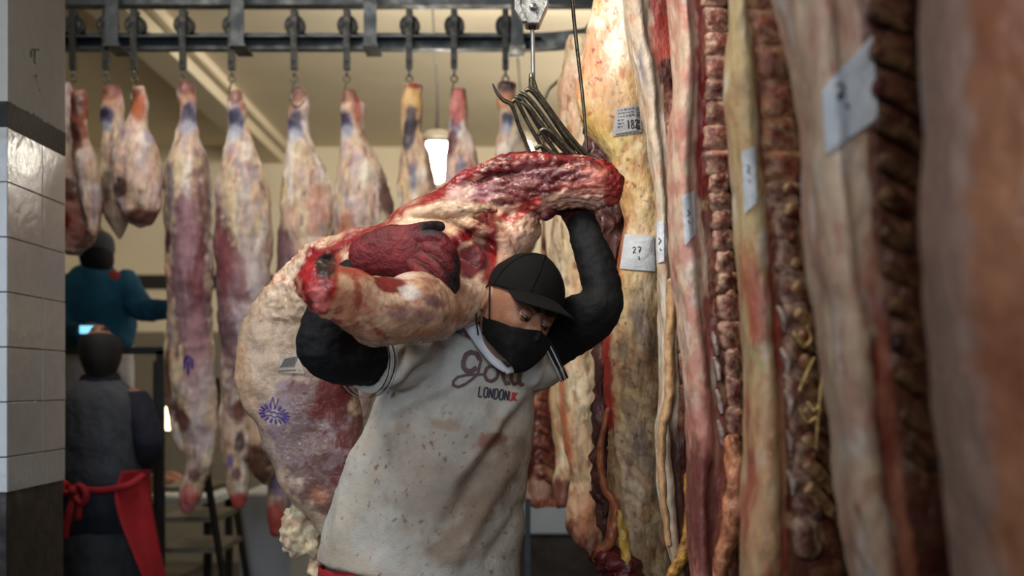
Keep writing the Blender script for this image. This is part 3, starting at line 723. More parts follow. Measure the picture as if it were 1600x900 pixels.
for pts in ([(1272, 560, 1.93, 2.6), (1258, 590, 1.93, 2.8), (1250, 610, 1.93, 2.6)], [(1285, 585, 1.93, 2.2), (1280, 640, 1.92, 3), (1276, 700, 1.93, 2)], [(1262, 630, 1.93, 2), (1275, 640, 1.92, 3), (1292, 600, 1.94, 2)],
            [(1250, 640, 1.93, 2), (1262, 660, 1.93, 2.6), (1276, 650, 1.93, 2)], [(1240, 520, 1.93, 3), (1256, 540, 1.93, 4), (1268, 530, 1.93, 3), (1262, 510, 1.93, 2.5)]):
    curve_part(C_, 'fat_strand', [(a, b, c, e, .004) for a, b, c, e in pts], rgb(196, 166, 104), nseg=8)
# D: pink fat strip with red line
def pD(p):
    p_fatwrap(p, rgb(208, 180, 154), rgb(190, 138, 120)); inner(p, .36)
    p.noise(rgb(196, 120, 110), (30, 30, 20), .1, .2, .6, 75, (p.S < .3) * 1.0)
    p.mix((1 - sstep(.0, .07, np.abs(p.S - .34 + p.n * .05))) * (1 - sstep(250, 330, p.py)), RED)
    p.line([(1100, 110), (1104, 230), (1098, 300)], 9, RED, .95)
    p.line([(1106, 470), (1110, 540), (1104, 600)], 7, RED, .8)
    p.mix(sstep(590, 660, p.py) * (1 - sstep(.43, .5, p.S)) * .6, rgb(186, 96, 84)); p.ell(1100, 790, 22, 110, 0, rgb(86, 34, 34), .3, .6, .8)
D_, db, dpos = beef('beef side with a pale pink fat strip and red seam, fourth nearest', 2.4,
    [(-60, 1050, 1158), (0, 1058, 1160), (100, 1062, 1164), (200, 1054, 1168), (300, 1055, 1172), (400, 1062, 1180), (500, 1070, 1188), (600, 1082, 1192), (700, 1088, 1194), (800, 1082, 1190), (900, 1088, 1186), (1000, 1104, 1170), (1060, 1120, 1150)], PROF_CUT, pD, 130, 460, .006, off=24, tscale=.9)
vertebrae(D_, dpos, .62, [-30, 10, 48, 84, 120, 156, 194, 234, 272], 26, 2.4, rgb(176, 130, 110), rgb(140, 78, 62), .012)
vertebrae(D_, dpos, .6, [272, 300, 328, 358, 390, 424, 460, 500, 544, 590, 636, 680], 18, 2.4, rgb(196, 150, 128), rgb(128, 74, 58), .008)
ribs(D_, dpos, 276, 640, 13, .62, 1.0, 95, 7, 2.4, rgb(190, 136, 104), rgb(108, 48, 38), -.002, .045)
for y in (520, 560, 612, 660):
    curve_part(D_, 'feather_bone', [(1114 + (y - 520) * .06, y, 2.4, 3, .006), (1119 + (y - 520) * .06, y + 16, 2.40, 5, .008), (1122 + (y - 520) * .06, y + 34, 2.4, 3, .006)], BONEW, nz=.1)
curve_part(D_, 'breast_bone', [(1145, 690, 2.38, 14, .02), (1150, 760, 2.37, 17, .02), (1140, 830, 2.36, 16, .02), (1122, 900, 2.36, 11, .02), (1112, 950, 2.36, 8, .015)], rgb(184, 122, 88))
# E: grey white strip, dark cavity, leg muscle above
def pE(p):
    p_fatwrap(p, rgb(204, 188, 164), rgb(178, 150, 124)); inner(p, .38, rgb(54, 30, 26))
    p.ell(1040, 60, 30, 60, 20, rgb(160, 62, 50), .3, .7, .9); p.ell(1052, 110, 22, 26, 0, rgb(48, 16, 16), .3, .5, .9); p.ell(1010, 105, 9, 44, -12, rgb(130, 130, 134), .3, .8, .9)
    p.line([(990, -40), (1008, 60), (1024, 150), (1034, 260)], 8, rgb(196, 176, 156), .9)
    p.ell(1030, 25, 10, 40, -20, rgb(138, 46, 44), .4, .6, .8)
    p.mix(sstep(640, 700, p.py) * (p.S > .2) * .9, rgb(74, 34, 34))
E_, eb, epos = beef('narrow beef side with a grey white strip and dark cavity, fifth nearest', 2.85,
    [(-60, 972, 1074), (0, 982, 1082), (60, 992, 1086), (120, 1006, 1086), (200, 1014, 1082), (300, 1026, 1082), (400, 1030, 1088), (500, 1034, 1096), (600, 1036, 1104), (680, 1030, 1110), (760, 1036, 1112), (850, 1048, 1108), (920, 1064, 1100), (960, 1078, 1090)], PROF_CUT, pE, 120, 420, .006, off=25, tscale=.85)
vertebrae(E_, epos, .62, [190, 226, 262, 300, 340, 380, 420, 462, 506, 552, 600, 646], 16, 2.85, rgb(150, 108, 86), rgb(84, 42, 34), .012)
ribs(E_, epos, 330, 640, 10, .6, 1.0, 60, 5.5, 2.85, rgb(140, 104, 76), rgb(70, 38, 30), -.002, .045)
curve_part(E_, 'breast_bone', [(1074, 745, 2.84, 8, .012), (1078, 790, 2.83, 9, .012), (1076, 840, 2.83, 10, .013), (1062, 878, 2.83, 10, .013), (1044, 910, 2.83, 8, .012)], rgb(190, 138, 60))
curve_part(E_, 'edge_strip', [(1050, 440, 2.82, 8, .012), (1046, 560, 2.82, 8, .012), (1046, 620, 2.82, 9, .012), (1034, 680, 2.82, 7, .012), (1036, 760, 2.82, 6, .01), (1046, 850, 2.82, 5, .01)], rgb(186, 146, 104), 'meat_fine')
# F: rounded yellow fat side with stickers
def pF(p):
    p.base(rgb(224, 192, 140)); p.noise(rgb(232, 212, 176), (9, 9, 6), .0, .3, .8, 3); p.noise(rgb(206, 150, 92), (20, 20, 12), .22, .2, .6, 8)
    p.ell(952, 60, 40, 60, 20, rgb(236, 222, 196), .4, .5, .9); p.ell(925, 85, 22, 55, 20, rgb(216, 138, 92), .35, .9, .75); p.ell(930, 190, 34, 26, 20, rgb(216, 176, 84), .5, .5, .8)
    p.ell(955, 160, 40, 46, 0, rgb(206, 158, 116), .5, .7, .6); p.ell(960, 230, 30, 30, 0, rgb(222, 194, 120), .5, .5, .7)
    p.noise(rgb(194, 110, 76), (50, 50, 30), .36, .12, .55, 12)
    lo = sstep(440, 540, p.py); p.mix(lo * .35, rgb(188, 150, 112)); p.noise(rgb(110, 92, 82), (34, 34, 13), .22, .16, .55, 16, lo)
    # diagonal grain of the flank muscle
    a = np.sin((p.px * .55 - p.py * .8) * .32 + p.n * 5); p.mix(sstep(.35, .9, a) * lo * .35, rgb(132, 96, 74))
    p.line([(948, 505), (950, 600), (953, 665)], 8, rgb(168, 40, 38), .95); p.line([(968, 400), (964, 440), (960, 470)], 7, rgb(214, 122, 60), .8)
    p.line([(980, 340), (972, 380), (964, 430)], 4, RED, .6); p.noise(rgb(140, 40, 36), (60, 60, 60), .5, .07, .7, 19)
    p.ell(1010, 520, 16, 60, -20, rgb(112, 100, 104), .5, .8, .5); p.ell(1005, 700, 16, 60, -20, rgb(92, 80, 84), .5, .8, .5)
    p.ell(1010, 860, 20, 50, 0, rgb(120, 104, 78), .5, .8, .5)
F_, fb, fpos = beef('rounded yellow fat beef side carrying the printed sticker and small paper', 3.35,
    [(-140, 968, 1010), (-60, 944, 1022), (0, 928, 1034), (40, 916, 1040), (80, 908, 1046), (130, 903, 1048), (180, 913, 1048), (215, 935, 1046), (240, 953, 1046), (270, 966, 1046), (310, 972, 1048), (345, 977, 1048), (400, 966, 1050), (450, 957, 1052), (520, 950, 1052), (600, 946, 1054), (700, 950, 1054), (800, 955, 1056), (900, 962, 1058), (960, 975, 1050), (1000, 995, 1030)], PROF_FAT, pF, 150, 520, .008, off=26, tscale=1.0)
curve_part(F_, 'inner_flank', [(924, 180, 3.44, 12, .03), (944, 250, 3.46, 26, .04), (955, 340, 3.46, 24, .04), (948, 430, 3.46, 18, .03), (943, 560, 3.45, 12, .03), (938, 700, 3.45, 12, .03), (945, 800, 3.45, 12, .02), (960, 880, 3.45, 12, .02)], rgb(84, 52, 50), 'meat_fine', .6, 24)
curve_part(F_, 'skirt_strip', [(950, 640, 3.36, 4, .008), (938, 700, 3.36, 5, .01), (944, 760, 3.36, 6, .012), (960, 790, 3.35, 8, .012), (955, 840, 3.34, 9, .014), (938, 862, 3.34, 8, .012), (930, 875, 3.34, 5, .01)], rgb(170, 96, 62), 'meat_fine')
curve_part(F_, 'yellow_fat_ridge', [(968, 800, 3.31, 4, .008), (974, 840, 3.3, 8, .012), (978, 872, 3.3, 7, .012), (972, 905, 3.3, 6, .01)], rgb(206, 160, 74), 'meat_fine')
curve_part(F_, 'ragged_end', [(940, 868, 3.36, 14, .03), (962, 880, 3.33, 24, .04), (982, 905, 3.33, 26, .04)], rgb(96, 30, 30), 'wet', .8, 20)
# G: behind, by the raised arm
def pG(p):
    p.base(rgb(222, 200, 160)); p.noise(rgb(206, 160, 116), (16, 16, 8), .1, .25, .75, 3); p.noise(rgb(236, 220, 190), (12, 12, 6), .2, .2, .7, 7)
    p.ell(888, 150, 22, 40, 0, rgb(214, 150, 118), .4, .8, .6); p.noise(rgb(140, 70, 54), (40, 40, 26), .35, .12, .6, 9)
    lo = sstep(620, 700, p.py); p.mix(lo * .5, rgb(170, 120, 88)); p.ell(905, 850, 40, 44, 0, rgb(84, 30, 30), .3, .8, .95); p.ell(918, 800, 24, 34, 0, rgb(190, 130, 96), .4, .8, .7)
    p.line([(876, 480), (880, 640), (892, 740)], 5, rgb(186, 96, 60), .8); p.line([(934, 540), (936, 700)], 5, rgb(120, 60, 46), .8); p.noise(rgb(128, 110, 96), (40, 40, 14), .3, .14, .5, 31, sstep(450, 520, p.py))
G_, gb, gpos = beef('pale beef side behind the raised arm ending in a dark ragged neck', 4.2,
    [(60, 893, 925), (90, 886, 932), (130, 876, 945), (200, 872, 956), (300, 868, 962), (400, 872, 962), (500, 871, 960), (600, 873, 954), (680, 880, 946), (730, 890, 944), (770, 894, 946), (800, 888, 948), (830, 886, 948), (855, 900, 940), (868, 916, 930)], PROF_FAT, pG, 110, 380, .010, off=27, tscale=.9)
# G2: thin pale one seen between cap and arm
def pG2(p):
    p.base(rgb(206, 176, 132)); p.noise(rgb(170, 110, 80), (16, 16, 8), .1, .25, .75, 3); p.noise(rgb(230, 210, 176), (12, 12, 6), .2, .2, .7, 7); p.ell(880, 775, 30, 26, 0, rgb(96, 40, 36), .3, .7, .9)
beef('thin tan beef side glimpsed between the cap and the raised arm', 4.75,
    [(120, 874, 892), (330, 864, 892), (400, 860, 905), (500, 858, 910), (600, 860, 905), (700, 866, 900), (760, 868, 896), (790, 874, 890)], PROF_FAT, pG2, 70, 220, .010, off=28, tscale=.8)
# H: red rib rack low behind the white shirt
def pH(p):
    p.base(rgb(112, 50, 40)); p.noise(rgb(70, 28, 24), (14, 14, 14), .0, .2, .8, 3); p.noise(rgb(186, 128, 96), (20, 20, 10), .3, .15, .7, 7); p.ell(838, 765, 26, 18, 10, rgb(176, 138, 118), .3, .5, .9)
H_, hb, hpos = beef('dark red rib rack hanging low behind the white shirt', 5.1,
    [(330, 846, 853), (480, 842, 858), (540, 822, 870), (580, 812, 872), (640, 808, 876), (700, 808, 880), (760, 812, 882), (785, 822, 880), (794, 836, 872)], PROF_CUT, pH, 70, 240, .008, off=29, tscale=.7)
vertebrae(H_, hpos, .45, [600, 624, 648, 674, 700, 726, 750], 8, 5.1, rgb(130, 80, 60), rgb(90, 40, 34), .02)
ribs(H_, hpos, 600, 740, 7, .5, .98, 34, 4, 5.1, rgb(140, 92, 66), rgb(84, 38, 30), .0, .06)

# papers and stickers on the sides
def paper(root, body, quad, strokes, name='paper_label', m='paper', wd=2.2, off=.003, wob=.0012, ink='ink', label=None):
    b = bvh_of(body); V, Fc = patch(b, quad, 16, 16, off, wob); o = link(name, mk(V, Fc), M[m], root)
    if label: o['label'] = label
    V2, F2 = ribbon(BVHTree.FromPolygons([Vector(v) for v in V], Fc), strokes, wd, .0012, 1.5)
    if len(F2): link('lettering', mk(V2, F2), M[ink], o)
    return o
# block digits
GL = {'1': [[(.3, .2), (.55, 0), (.55, 1)]], '8': [[(.5, .48), (.15, .3), (.2, .05), (.5, 0), (.8, .05), (.85, .3), (.5, .48), (.1, .65), (.15, .95), (.5, 1), (.85, .95), (.9, .65), (.5, .48)]],
      '2': [[(.1, .2), (.3, 0), (.7, 0), (.9, .25), (.1, 1), (.95, 1)]], '7': [[(.05, 0), (.95, 0), (.4, 1)], [(.3, .55), (.8, .5)]],
      'L': [[(.1, 0), (.1, 1), (.9, 1)]], 'O': [[(.3, 0), (.7, 0), (.92, .2), (.92, .8), (.7, 1), (.3, 1), (.08, .8), (.08, .2), (.3, 0)]],
      'N': [[(.1, 1), (.1, 0), (.9, 1), (.9, 0)]], 'D': [[(.1, 0), (.1, 1), (.6, 1), (.92, .75), (.92, .25), (.6, 0), (.1, 0)]],
      'U': [[(.08, 0), (.08, .8), (.3, 1), (.7, 1), (.92, .8), (.92, 0)]], 'K': [[(.1, 0), (.1, 1)], [(.9, 0), (.15, .5), (1, 1)]]}
def write(txt, x, y, cw, ch, gap, ux=(1, 0), uy=(0, 1)):
    out = []
    for c in txt:
        for st in GL.get(c, []): out.append([(x + u * cw * ux[0] + v * ch * uy[0], y + u * cw * ux[1] + v * ch * uy[1]) for u, v in st])
        x += (cw + gap) * ux[0]; y += (cw + gap) * ux[1]
    return out
st = write('182', 979, 188, 4.8, 13, 1.6, (1, -.06), (.06, 1))
stx = paper(F_, fb, [(962, 170), (1000, 162), (1003, 206), (957, 213)], st, 'sticker', 'sticker', 1.9)
tb = BVHTree.FromPolygons([v.co for v in stx.data.vertices], [tuple(p.vertices) for p in stx.data.polygons])
ls = []
for k in range(6):
    y = 173 + k * 5.2; x = 965
    while x < 990:
        l = random.uniform(2, 6)
        if not (y > 184 and x + l > 976): ls.append(([(x, y - (x - 962) * .15), (x + l, y - (x + l - 962) * .15)], random.uniform(1, 2.6)))
        x += l + random.uniform(1, 2)
ls.append(([(962, 210), (998, 204)], 1.6))
link('small_print', mk(*ribbon(tb, ls, 1.5, .0013, 1.5)), M['grey_ink'], stx)
bars = [([(993.5 + (y - 168) * .05, y), (999 + (y - 168) * .05, y - .7)], random.choice([.8, 1.3, 1.8])) for y in np.arange(168, 203, 2.6)]
link('barcode', mk(*ribbon(tb, bars, 1.5, .0013, 1.5)), M['ink'], stx)
paper(F_, fb, [(976, 366), (1022, 368), (1024, 424), (968, 420)], write('27', 988, 386, 6, 9, 2) + [[(998, 400), (999, 406)]], wd=1.5)
paper(E_, eb, [(1022, 348), (1038, 344), (1038, 408), (1026, 412)], [[(1029, 372), (1033, 376), (1029, 382)], [(1031, 388), (1033, 392)]], wd=1.6)
paper(D_, db, [(1066, 306), (1085, 298), (1087, 366), (1070, 384)], [[(1074, 328), (1078, 333), (1074, 338)], [(1075, 344), (1078, 350)]], wd=1.8)
paper(C_, cb, [(1158, 238), (1180, 228), (1183, 316), (1163, 334)], [[(1167, 258), (1172, 262), (1167, 268), (1173, 272)], [(1170, 280), (1172, 286)]], wd=2)
paper(B_, bb, [(1284, 140), (1364, 54), (1372, 184), (1290, 242)], [[(1306, 134), (1314, 130), (1320, 138), (1310, 148), (1322, 150)], [(1308, 152), (1316, 156)], [(1322, 160), (1326, 170)]], wd=4, off=.005, wob=.001)

# ================================================================== HOIST AND HOOK BUNDLE
hz = empty('hoist', P(831, -60, 3.05), 'grey metal hoist block with a thin steel rod ending in a hook, top centre', 'hoist')
def prism_px(outline, d0, d1):
    n = len(outline); V = [P(x, y, d0) for x, y in outline]
    V += [v + np.array([0, d1 - d0, 0]) for v in V[:n]]
    return np.array(V), [tuple(range(n - 1, -1, -1)), tuple(range(n, 2 * n))] + [(i, (i + 1) % n, (i + 1) % n + n, i + n) for i in range(n)]
def bevmesh(Vf, b=.002, seg=2):
    me = mk(*Vf, False); bm = bmesh.new(); bm.from_mesh(me)
    bmesh.ops.bevel(bm, geom=bm.edges[:], offset=b, segments=seg, profile=.5, affect='EDGES'); bm.to_mesh(me); bm.free(); return me
link('housing', bevmesh(prism_px([(809, -70), (807, 8), (818, 27), (822, 36), (843, 36), (848, 24), (857, 4), (857, -70)], 3.02, 3.08)), M['cast'], hz)
link('side_plate', bevmesh(prism_px([(805, -70), (804, 14), (816, 33), (824, 33), (813, 8), (812, -70)], 3.01, 3.03), .001), M['cast'], hz)
link('bolt', mk(*joinm([lathe_y(P(833, 11, 3.018), [(0, -.007), (.006, -.007), (.0085, -.004), (.0085, .004)]), box(*[v for a in zip(P(831.5, 11, 3.01) - .003, P(834.5, 11, 3.01) + .003) for v in a])])), M['rod'], hz)
link('collar', mk(*joinm([tube([(832.5, 35, 3.05, 8.5, .012), (832.5, 39, 3.05, 8.5, .012)], 16, 1, .1), tube([(832, 38, 3.05, 6, .009), (832, 46, 3.05, 6, .009)], 12, 1, .1)])), M['dark_iron'], hz)
link('rod', mk(*tube([(831.5, 30, 3.05, 3.4, .0047), (832.5, 80, 3.05, 3.3, .0047), (833, 128, 3.05, 3.3, .0047)], 12, 2, .1)), M['rod'], hz)
link('hook_eye', mk(*joinm([tube([(830.5, 116, 3.05, 4, .006), (830.5, 134, 3.05, 4.5, .007), (833, 144, 3.05, 4, .006)], 10, 2, .6), tube([(834, 126, 3.05, 3, .004), (839, 142, 3.05, 3, .004), (852, 168, 3.06, 3, .004), (880, 212, 3.09, 3, .004), (902, 246, 3.11, 3, .004)], 10, 3, .6)])), M['hook_steel'], hz)
link('hoist_chain', mk(*joinm([tube_w([(*P(831, -60, 3.05), .006, .006), (*(P(831, -60, 3.05) * [1, 1, 0] + [0, 0, 3.5]), .006, .006)], 10, 2, 0)])), M['dark_iron'], hz)

hook_paths = [
 ([(770, 131, 1.2), (776, 144, 2.6), (786, 156, 3.4), (797, 162, 3.4), (803, 172, 3.2), (810, 194, 3.2), (822, 224, 3.2), (834, 252, 3)], 2.99, 'foremost long hook with its sharp tip pointing up left, in the hoist bundle'),
 ([(800, 160, 3.4), (806, 156, 3.4), (812, 166, 3.4), (824, 190, 3.2), (840, 218, 3.2), (852, 240, 3), (862, 256, 3)], 3.0, "second long hook in the hoist bundle, thin, just right of the sharp tipped one"),
 ([(806, 152, 3.4), (814, 154, 3.8), (824, 168, 3.8), (842, 198, 3.6), (862, 228, 3.4), (880, 252, 3)], 3.01, "third long hook in the hoist bundle, bending over at the bundle's left shoulder"),
 ([(812, 146, 3.2), (822, 150, 3.8), (838, 168, 3.8), (860, 198, 3.6), (884, 228, 3.4), (905, 250, 3)], 3.02, "fourth long hook in the hoist bundle, lying in its middle"),
 ([(822, 142, 3.2), (828, 140, 3.8), (840, 152, 3.8), (862, 182, 3.6), (890, 220, 3.4), (918, 252, 3)], 3.03, "fifth long hook in the hoist bundle, from just under the rod's end"),
 ([(826, 138, 3), (836, 140, 3.6), (850, 158, 3.6), (876, 194, 3.6), (902, 226, 3.4), (930, 254, 3)], 3.045, "uppermost long hook of the hoist bundle, nearest the yellow beef side"),
 ([(816, 160, 3), (828, 170, 3.8), (842, 190, 3.8), (862, 214, 3.8), (884, 238, 3.4), (900, 254, 3)], 3.0, "long hook lying across the front of the middle of the hoist bundle"),
 ([(842, 210, 3.4), (848, 202, 3.4), (858, 204, 3.6), (872, 216, 3.6), (890, 234, 3.4), (912, 252, 3)], 2.985, 'short stubby hook lying across the front of the hoist bundle'),
 ([(838, 232, 3.4), (846, 228, 3.6), (858, 236, 3.6), (874, 246, 3.4), (884, 256, 3)], 2.98, 'lowest hook of the hoist bundle with a blunt bent end'),
]
for pts, d, lab in hook_paths:
    V, Fc = tube([(x, y, d + (y - 140) * .0004, r, r / F * d) for x, y, r in pts], 10, 4, .7)
    o = link('meat_hook', mk(V, Fc), M['hook_steel'])
    tag(o, lab or 'long worn steel hook in the bundle hanging from the hoist rod', 'hook', 'hooks hanging from the hoist rod')
o = link('cable', mk(*tube([(889, -60, 3.12, 3, .004), (896, 20, 3.12, 3, .004), (900, 60, 3.12, 3, .004), (908, 130, 3.12, 2.8, .004), (913, 180, 3.12, 2.6, .004), (917, 240, 3.12, 2.2, .003), (918, 262, 3.12, 2, .003)], 8, 3, .4)), M['hook_steel'])
tag(o, 'thin dark steel pull rod hanging down in front of the yellow beef side', 'rod')

# ================================================================== CARRIED CARCASS
def build_carried():
    root = empty('carried_carcass', P(700, 500, 3.05), 'half carcass carried across the shoulders of the masked man, red neck towards the right', 'carcass')
    T = []
    T.append(tube([(958, 296, 3.03, 26, .035), (938, 292, 3.03, 36, .05), (900, 288, 3.04, 40, .055), (860, 290, 3.05, 42, .055), (825, 300, 3.06, 48, .055), (795, 308, 3.07, 56, .06), (760, 322, 3.08, 60, .07), (730, 350, 3.08, 60, .08)], 28, 5, .5))
    T.append(tube([(812, 350, 3.06, 34, .05), (800, 372, 3.05, 34, .05), (780, 380, 3.05, 50, .07)], 20, 3, .8))
    T.append(tube([(790, 340, 3.10, 66, .06), (755, 362, 3.08, 92, .085), (710, 395, 3.06, 104, .10), (660, 425, 3.05, 100, .10), (612, 445, 3.06, 88, .09), (565, 452, 3.10, 72, .07), (525, 458, 3.15, 56, .05)], 32, 5, .6))
    T.append(tube([(482, 445, 2.60, 34, .045), (498, 449, 2.61, 44, .055), (530, 462, 2.63, 46, .055), (565, 478, 2.66, 50, .056), (600, 486, 2.70, 54, .06), (640, 482, 2.76, 56, .065), (680, 472, 2.91, 56, .06), (720, 450, 3.0, 62, .07), (750, 415, 3.04, 56, .07)], 28, 5, .45))
    T.append(tube([(575, 505, 2.74, 30, .04), (598, 512, 2.78, 30, .04), (640, 500, 2.86, 30, .05), (700, 480, 2.98, 26, .05)], 18, 3, .8))
    # slab hanging behind the right arm
    T.append(tube([(625, 385, 3.14, 40, .04), (560, 420, 3.18, 66, .05), (505, 470, 3.24, 84, .055), (474, 530, 3.27, 98, .055), (463, 585, 3.27, 97, .055), (480, 640, 3.27, 86, .055), (496, 700, 3.27, 78, .05), (505, 760, 3.27, 58, .045), (508, 800, 3.27, 34, .035), (508, 832, 3.27, 14, .02)], 36, 5, .6))
    # raised spine ridge along the upper edge and thin flap fold
    T.append(tube([(500, 404, 3.14, 8, .014), (560, 374, 3.08, 9, .016), (625, 346, 3.05, 10, .018), (690, 308, 3.05, 12, .02), (740, 274, 3.04, 14, .024), (800, 256, 3.03, 14, .028), (880, 252, 3.02, 12, .026), (940, 262, 3.02, 10, .02)], 14, 5, .7))
    T.append(tube([(640, 336, 3.0, 10, .014), (680, 326, 2.97, 12, .016), (730, 325, 2.96, 12, .016), (776, 328, 2.97, 9, .014)], 14, 4, .8))
    T.append(tube([(690, 332, 3.0, 10, .016), (735, 350, 2.965, 10, .016), (780, 372, 2.975, 13, .02), (790, 410, 2.99, 12, .02), (776, 446, 3.0, 12, .02)], 14, 4, .8))
    T.append(tube([(722, 380, 2.955, 10, .02), (738, 402, 2.962, 20, .016), (742, 430, 2.965, 15, .014)], 14, 4, .8))   # knuckle of dark muscle
    T.append(tube([(668, 398, 2.955, 8, .01), (690, 385, 2.945, 10, .012), (716, 372, 2.95, 9, .012)], 12, 3, .8))
    me = remeshed(T, .0038, 3)
    def disp(V, N):
        px = 800 + V[:, 0] * F / V[:, 1]; py = HOR - (V[:, 2] - EYE) * F / V[:, 1]
        neck = sstep(640, 760, px) * (1 - sstep(340, 400, py)); slab = sstep(520, 560, py)
        a = fbm(V, 10, 2, 2) * .009 + fbm(V, (46, 46, 46), 3, 8) * (.0012 + .004 * neck) * (1 - .6 * slab)
        # muscle grain running along the neck
        r = np.abs(fbm(V, (16, 40, 60), 3, 31)); a = a - neck * .005 * (1 - sstep(0, .16, r))
        # lumpy cut end of shank
        a = a + .006 * fbm(V, 50, 2, 44) * (1 - sstep(500, 530, px)) * (1 - sstep(490, 520, py))
        return a
    def paint(p):
        V = p.V; p.px = 800 + V[:, 0] * F / V[:, 1]; p.py = HOR - (V[:, 2] - EYE) * F / V[:, 1]
        p.base(rgb(206, 172, 142)); p.noise(rgb(188, 140, 116), (16, 16, 16), .0, .3, .7, 2); p.noise(rgb(224, 198, 170), (12, 12, 12), .22, .2, .8, 5)
        p.noise(rgb(168, 84, 70), (34, 34, 34), .33, .14, .6, 9)
        FL = np.where(V[:, 1] > 3.17, 1.0, 0.0) * sstep(440, 470, p.py)      # hanging slab
        # neck and exposed back muscle
        nk = sstep(655, 740, p.px + p.n * 40) * (1 - sstep(316, 346, p.py + p.n * 22)); p.mix(nk * .95, rgb(108, 26, 28))
        p.noise(rgb(74, 14, 22), (18, 30, 40), .02, .18, .9, 13, nk); p.noise(rgb(208, 150, 130), (16, 30, 46), .22, .10, .9, 17, nk); p.noise(rgb(142, 34, 34), (30, 30, 30), .3, .12, .8, 23, nk)
        p.line([(500, 398), (560, 366), (630, 336), (690, 300), (740, 266)], 11, rgb(132, 24, 30), .95, .8)
        p.ell(768, 298, 34, 13, -14, rgb(172, 124, 132), .3, .6, .85); p.ell(855, 268, 44, 7, 6, rgb(160, 108, 112), .3, .6, .7)
        p.ell(720, 305, 24, 16, -20, rgb(214, 180, 168), .3, .6, .8); p.ell(798, 296, 30, 20, 0, rgb(198, 150, 128), .3, .9, .7)
        p.ell(905, 312, 62, 17, -3, rgb(204, 160, 140), .3, .9, .85); p.ell(925, 282, 40, 20, 0, rgb(176, 92, 80), .4, 1.1, .8)
        p.ell(962, 300, 18, 44, -10, rgb(136, 24, 26), .25, .8, .9); p.ell(800, 375, 30, 22, 0, rgb(208, 166, 146), .3, .6, .8)
        p.ell(805, 292, 44, 24, 20, rgb(96, 20, 26), .3, .9, .9); p.line([(770, 330), (800, 345), (840, 315)], 6, rgb(190, 60, 52), .8, .8)
        p.ell(880, 274, 40, 9, 4, rgb(78, 16, 22), .3, .6, .85)
        # cavity edge: fold, blood red tissue, dark knuckle
        p.ell(690, 348, 70, 20, -2, rgb(214, 172, 134), .25, .4, .9); p.line([(640, 336), (690, 324), (776, 328)], 9, rgb(222, 188, 152), .9)
        p.ell(716, 374, 30, 10, -22, rgb(140, 20, 22), .25, 1.2, .98); p.line([(694, 370), (720, 378), (748, 352)], 8, rgb(120, 16, 20), .95, .8)
        p.line([(764, 336), (768, 370), (762, 430)], 13, rgb(124, 30, 30), .92, .9); p.line([(790, 356), (786, 400), (772, 450)], 9, rgb(212, 166, 138), .85, .8)
        p.line([(768, 380), (772, 420), (764, 444)], 5, BRIGHT, .95, .7)
        p.ell(738, 406, 24, 28, 25, rgb(112, 42, 46), .15, .4, .98); p.ell(744, 396, 8, 16, 25, rgb(146, 84, 84), .4, .4, .6)
        # shank
        sh = np.where(V[:, 1] < 2.90, 1.0, 0.0)
        p.mix(sstep(540, 610, p.px) * 0 + (1 - sstep(540, 640, p.px + p.n * 30)) * sh * .85, rgb(176, 112, 80)); p.noise(rgb(206, 166, 132), (20, 20, 20), .2, .15, .8, 51, sh); p.noise(rgb(140, 44, 36), (30, 30, 30), .3, .14, .75, 53, sh * (1 - sstep(600, 680, p.px)))
        p.ell(492, 440, 30, 52, 0, rgb(128, 20, 24), .2, .5, .97); p.ell(484, 432, 14, 22, 0, rgb(176, 36, 38), .3, .7, .9); p.ell(500, 470, 14, 20, 0, rgb(206, 108, 100), .3, .7, .9); p.ell(524, 425, 8, 40, 5, rgb(156, 36, 34), .4, .7, .8)
        p.ell(510, 415, 17, 19, 15, rgb(46, 44, 38), .15, .25, .97); p.ell(550, 420, 30, 12, 10, rgb(168, 60, 50), .4, .8, .8)
        p.ell(612, 444, 26, 14, 12, rgb(118, 26, 28), .15, .4, .96); p.ell(640, 456, 17, 12, 10, rgb(218, 208, 200), .25, .5, .9); p.ell(620, 428, 30, 7, 8, rgb(224, 206, 192), .3, .4, .85)
        p.ell(676, 470, 15, 10, 30, rgb(120, 82, 88), .3, .5, .8); p.ell(648, 492, 46, 12, 6, rgb(134, 98, 100), .3, .8, .7); p.ell(650, 528, 40, 9, -12, rgb(196, 130, 90), .4, .5, .7)
        # hanging slab
        p.mix(FL * .8, rgb(178, 156, 130)); p.noise(rgb(156, 130, 108), (12, 12, 12), .1, .3, .5, 71, FL); p.line([(372, 545), (380, 600), (410, 670)], 14, rgb(178, 140, 108), .7)
        m = FL * p.ellm(505, 690, 74, 112, -22, .12, .45); p.mix(m * .9, rgb(98, 66, 64)); p.noise(rgb(92, 36, 38), (10, 10, 6), .12, .22, .75, 61, m); p.noise(rgb(150, 130, 134), (24, 24, 24), .28, .14, .5, 63, m)
        m = FL * p.ellm(432, 680, 40, 60, -20, .4, .5); p.mix(m * .5, rgb(138, 122, 122))
        m = FL * p.ellm(520, 620, 26, 40, 40, .2, .5); p.mix(m * .75, rgb(108, 36, 38)); p.ell(500, 775, 14, 12, 0, rgb(164, 108, 78), .4, .6, .8); p.ell(440, 645, 26, 20, 0, rgb(140, 120, 140), .6, .6, .25)
        p.mix(FL * p.ellm(505, 405, 50, 16, -35, .4, .8) * .7, rgb(200, 156, 110))
    o = finish('body', me, M['wet'], root, paint, disp, 3.05, 77)
    b = bvh_of(o)
    # violet oval stamp
    S_ = []
    for k in range(17):
        a = 2 * math.pi * k / 17; c, s_ = math.cos(a), math.sin(a)
        S_.append(([(428 + c * 15 + s_ * 1, 647 + s_ * 8 + c * 3), (428 + c * 24, 647 + s_ * 15 + c * 4)], 2.2 + (k % 3) * .5))
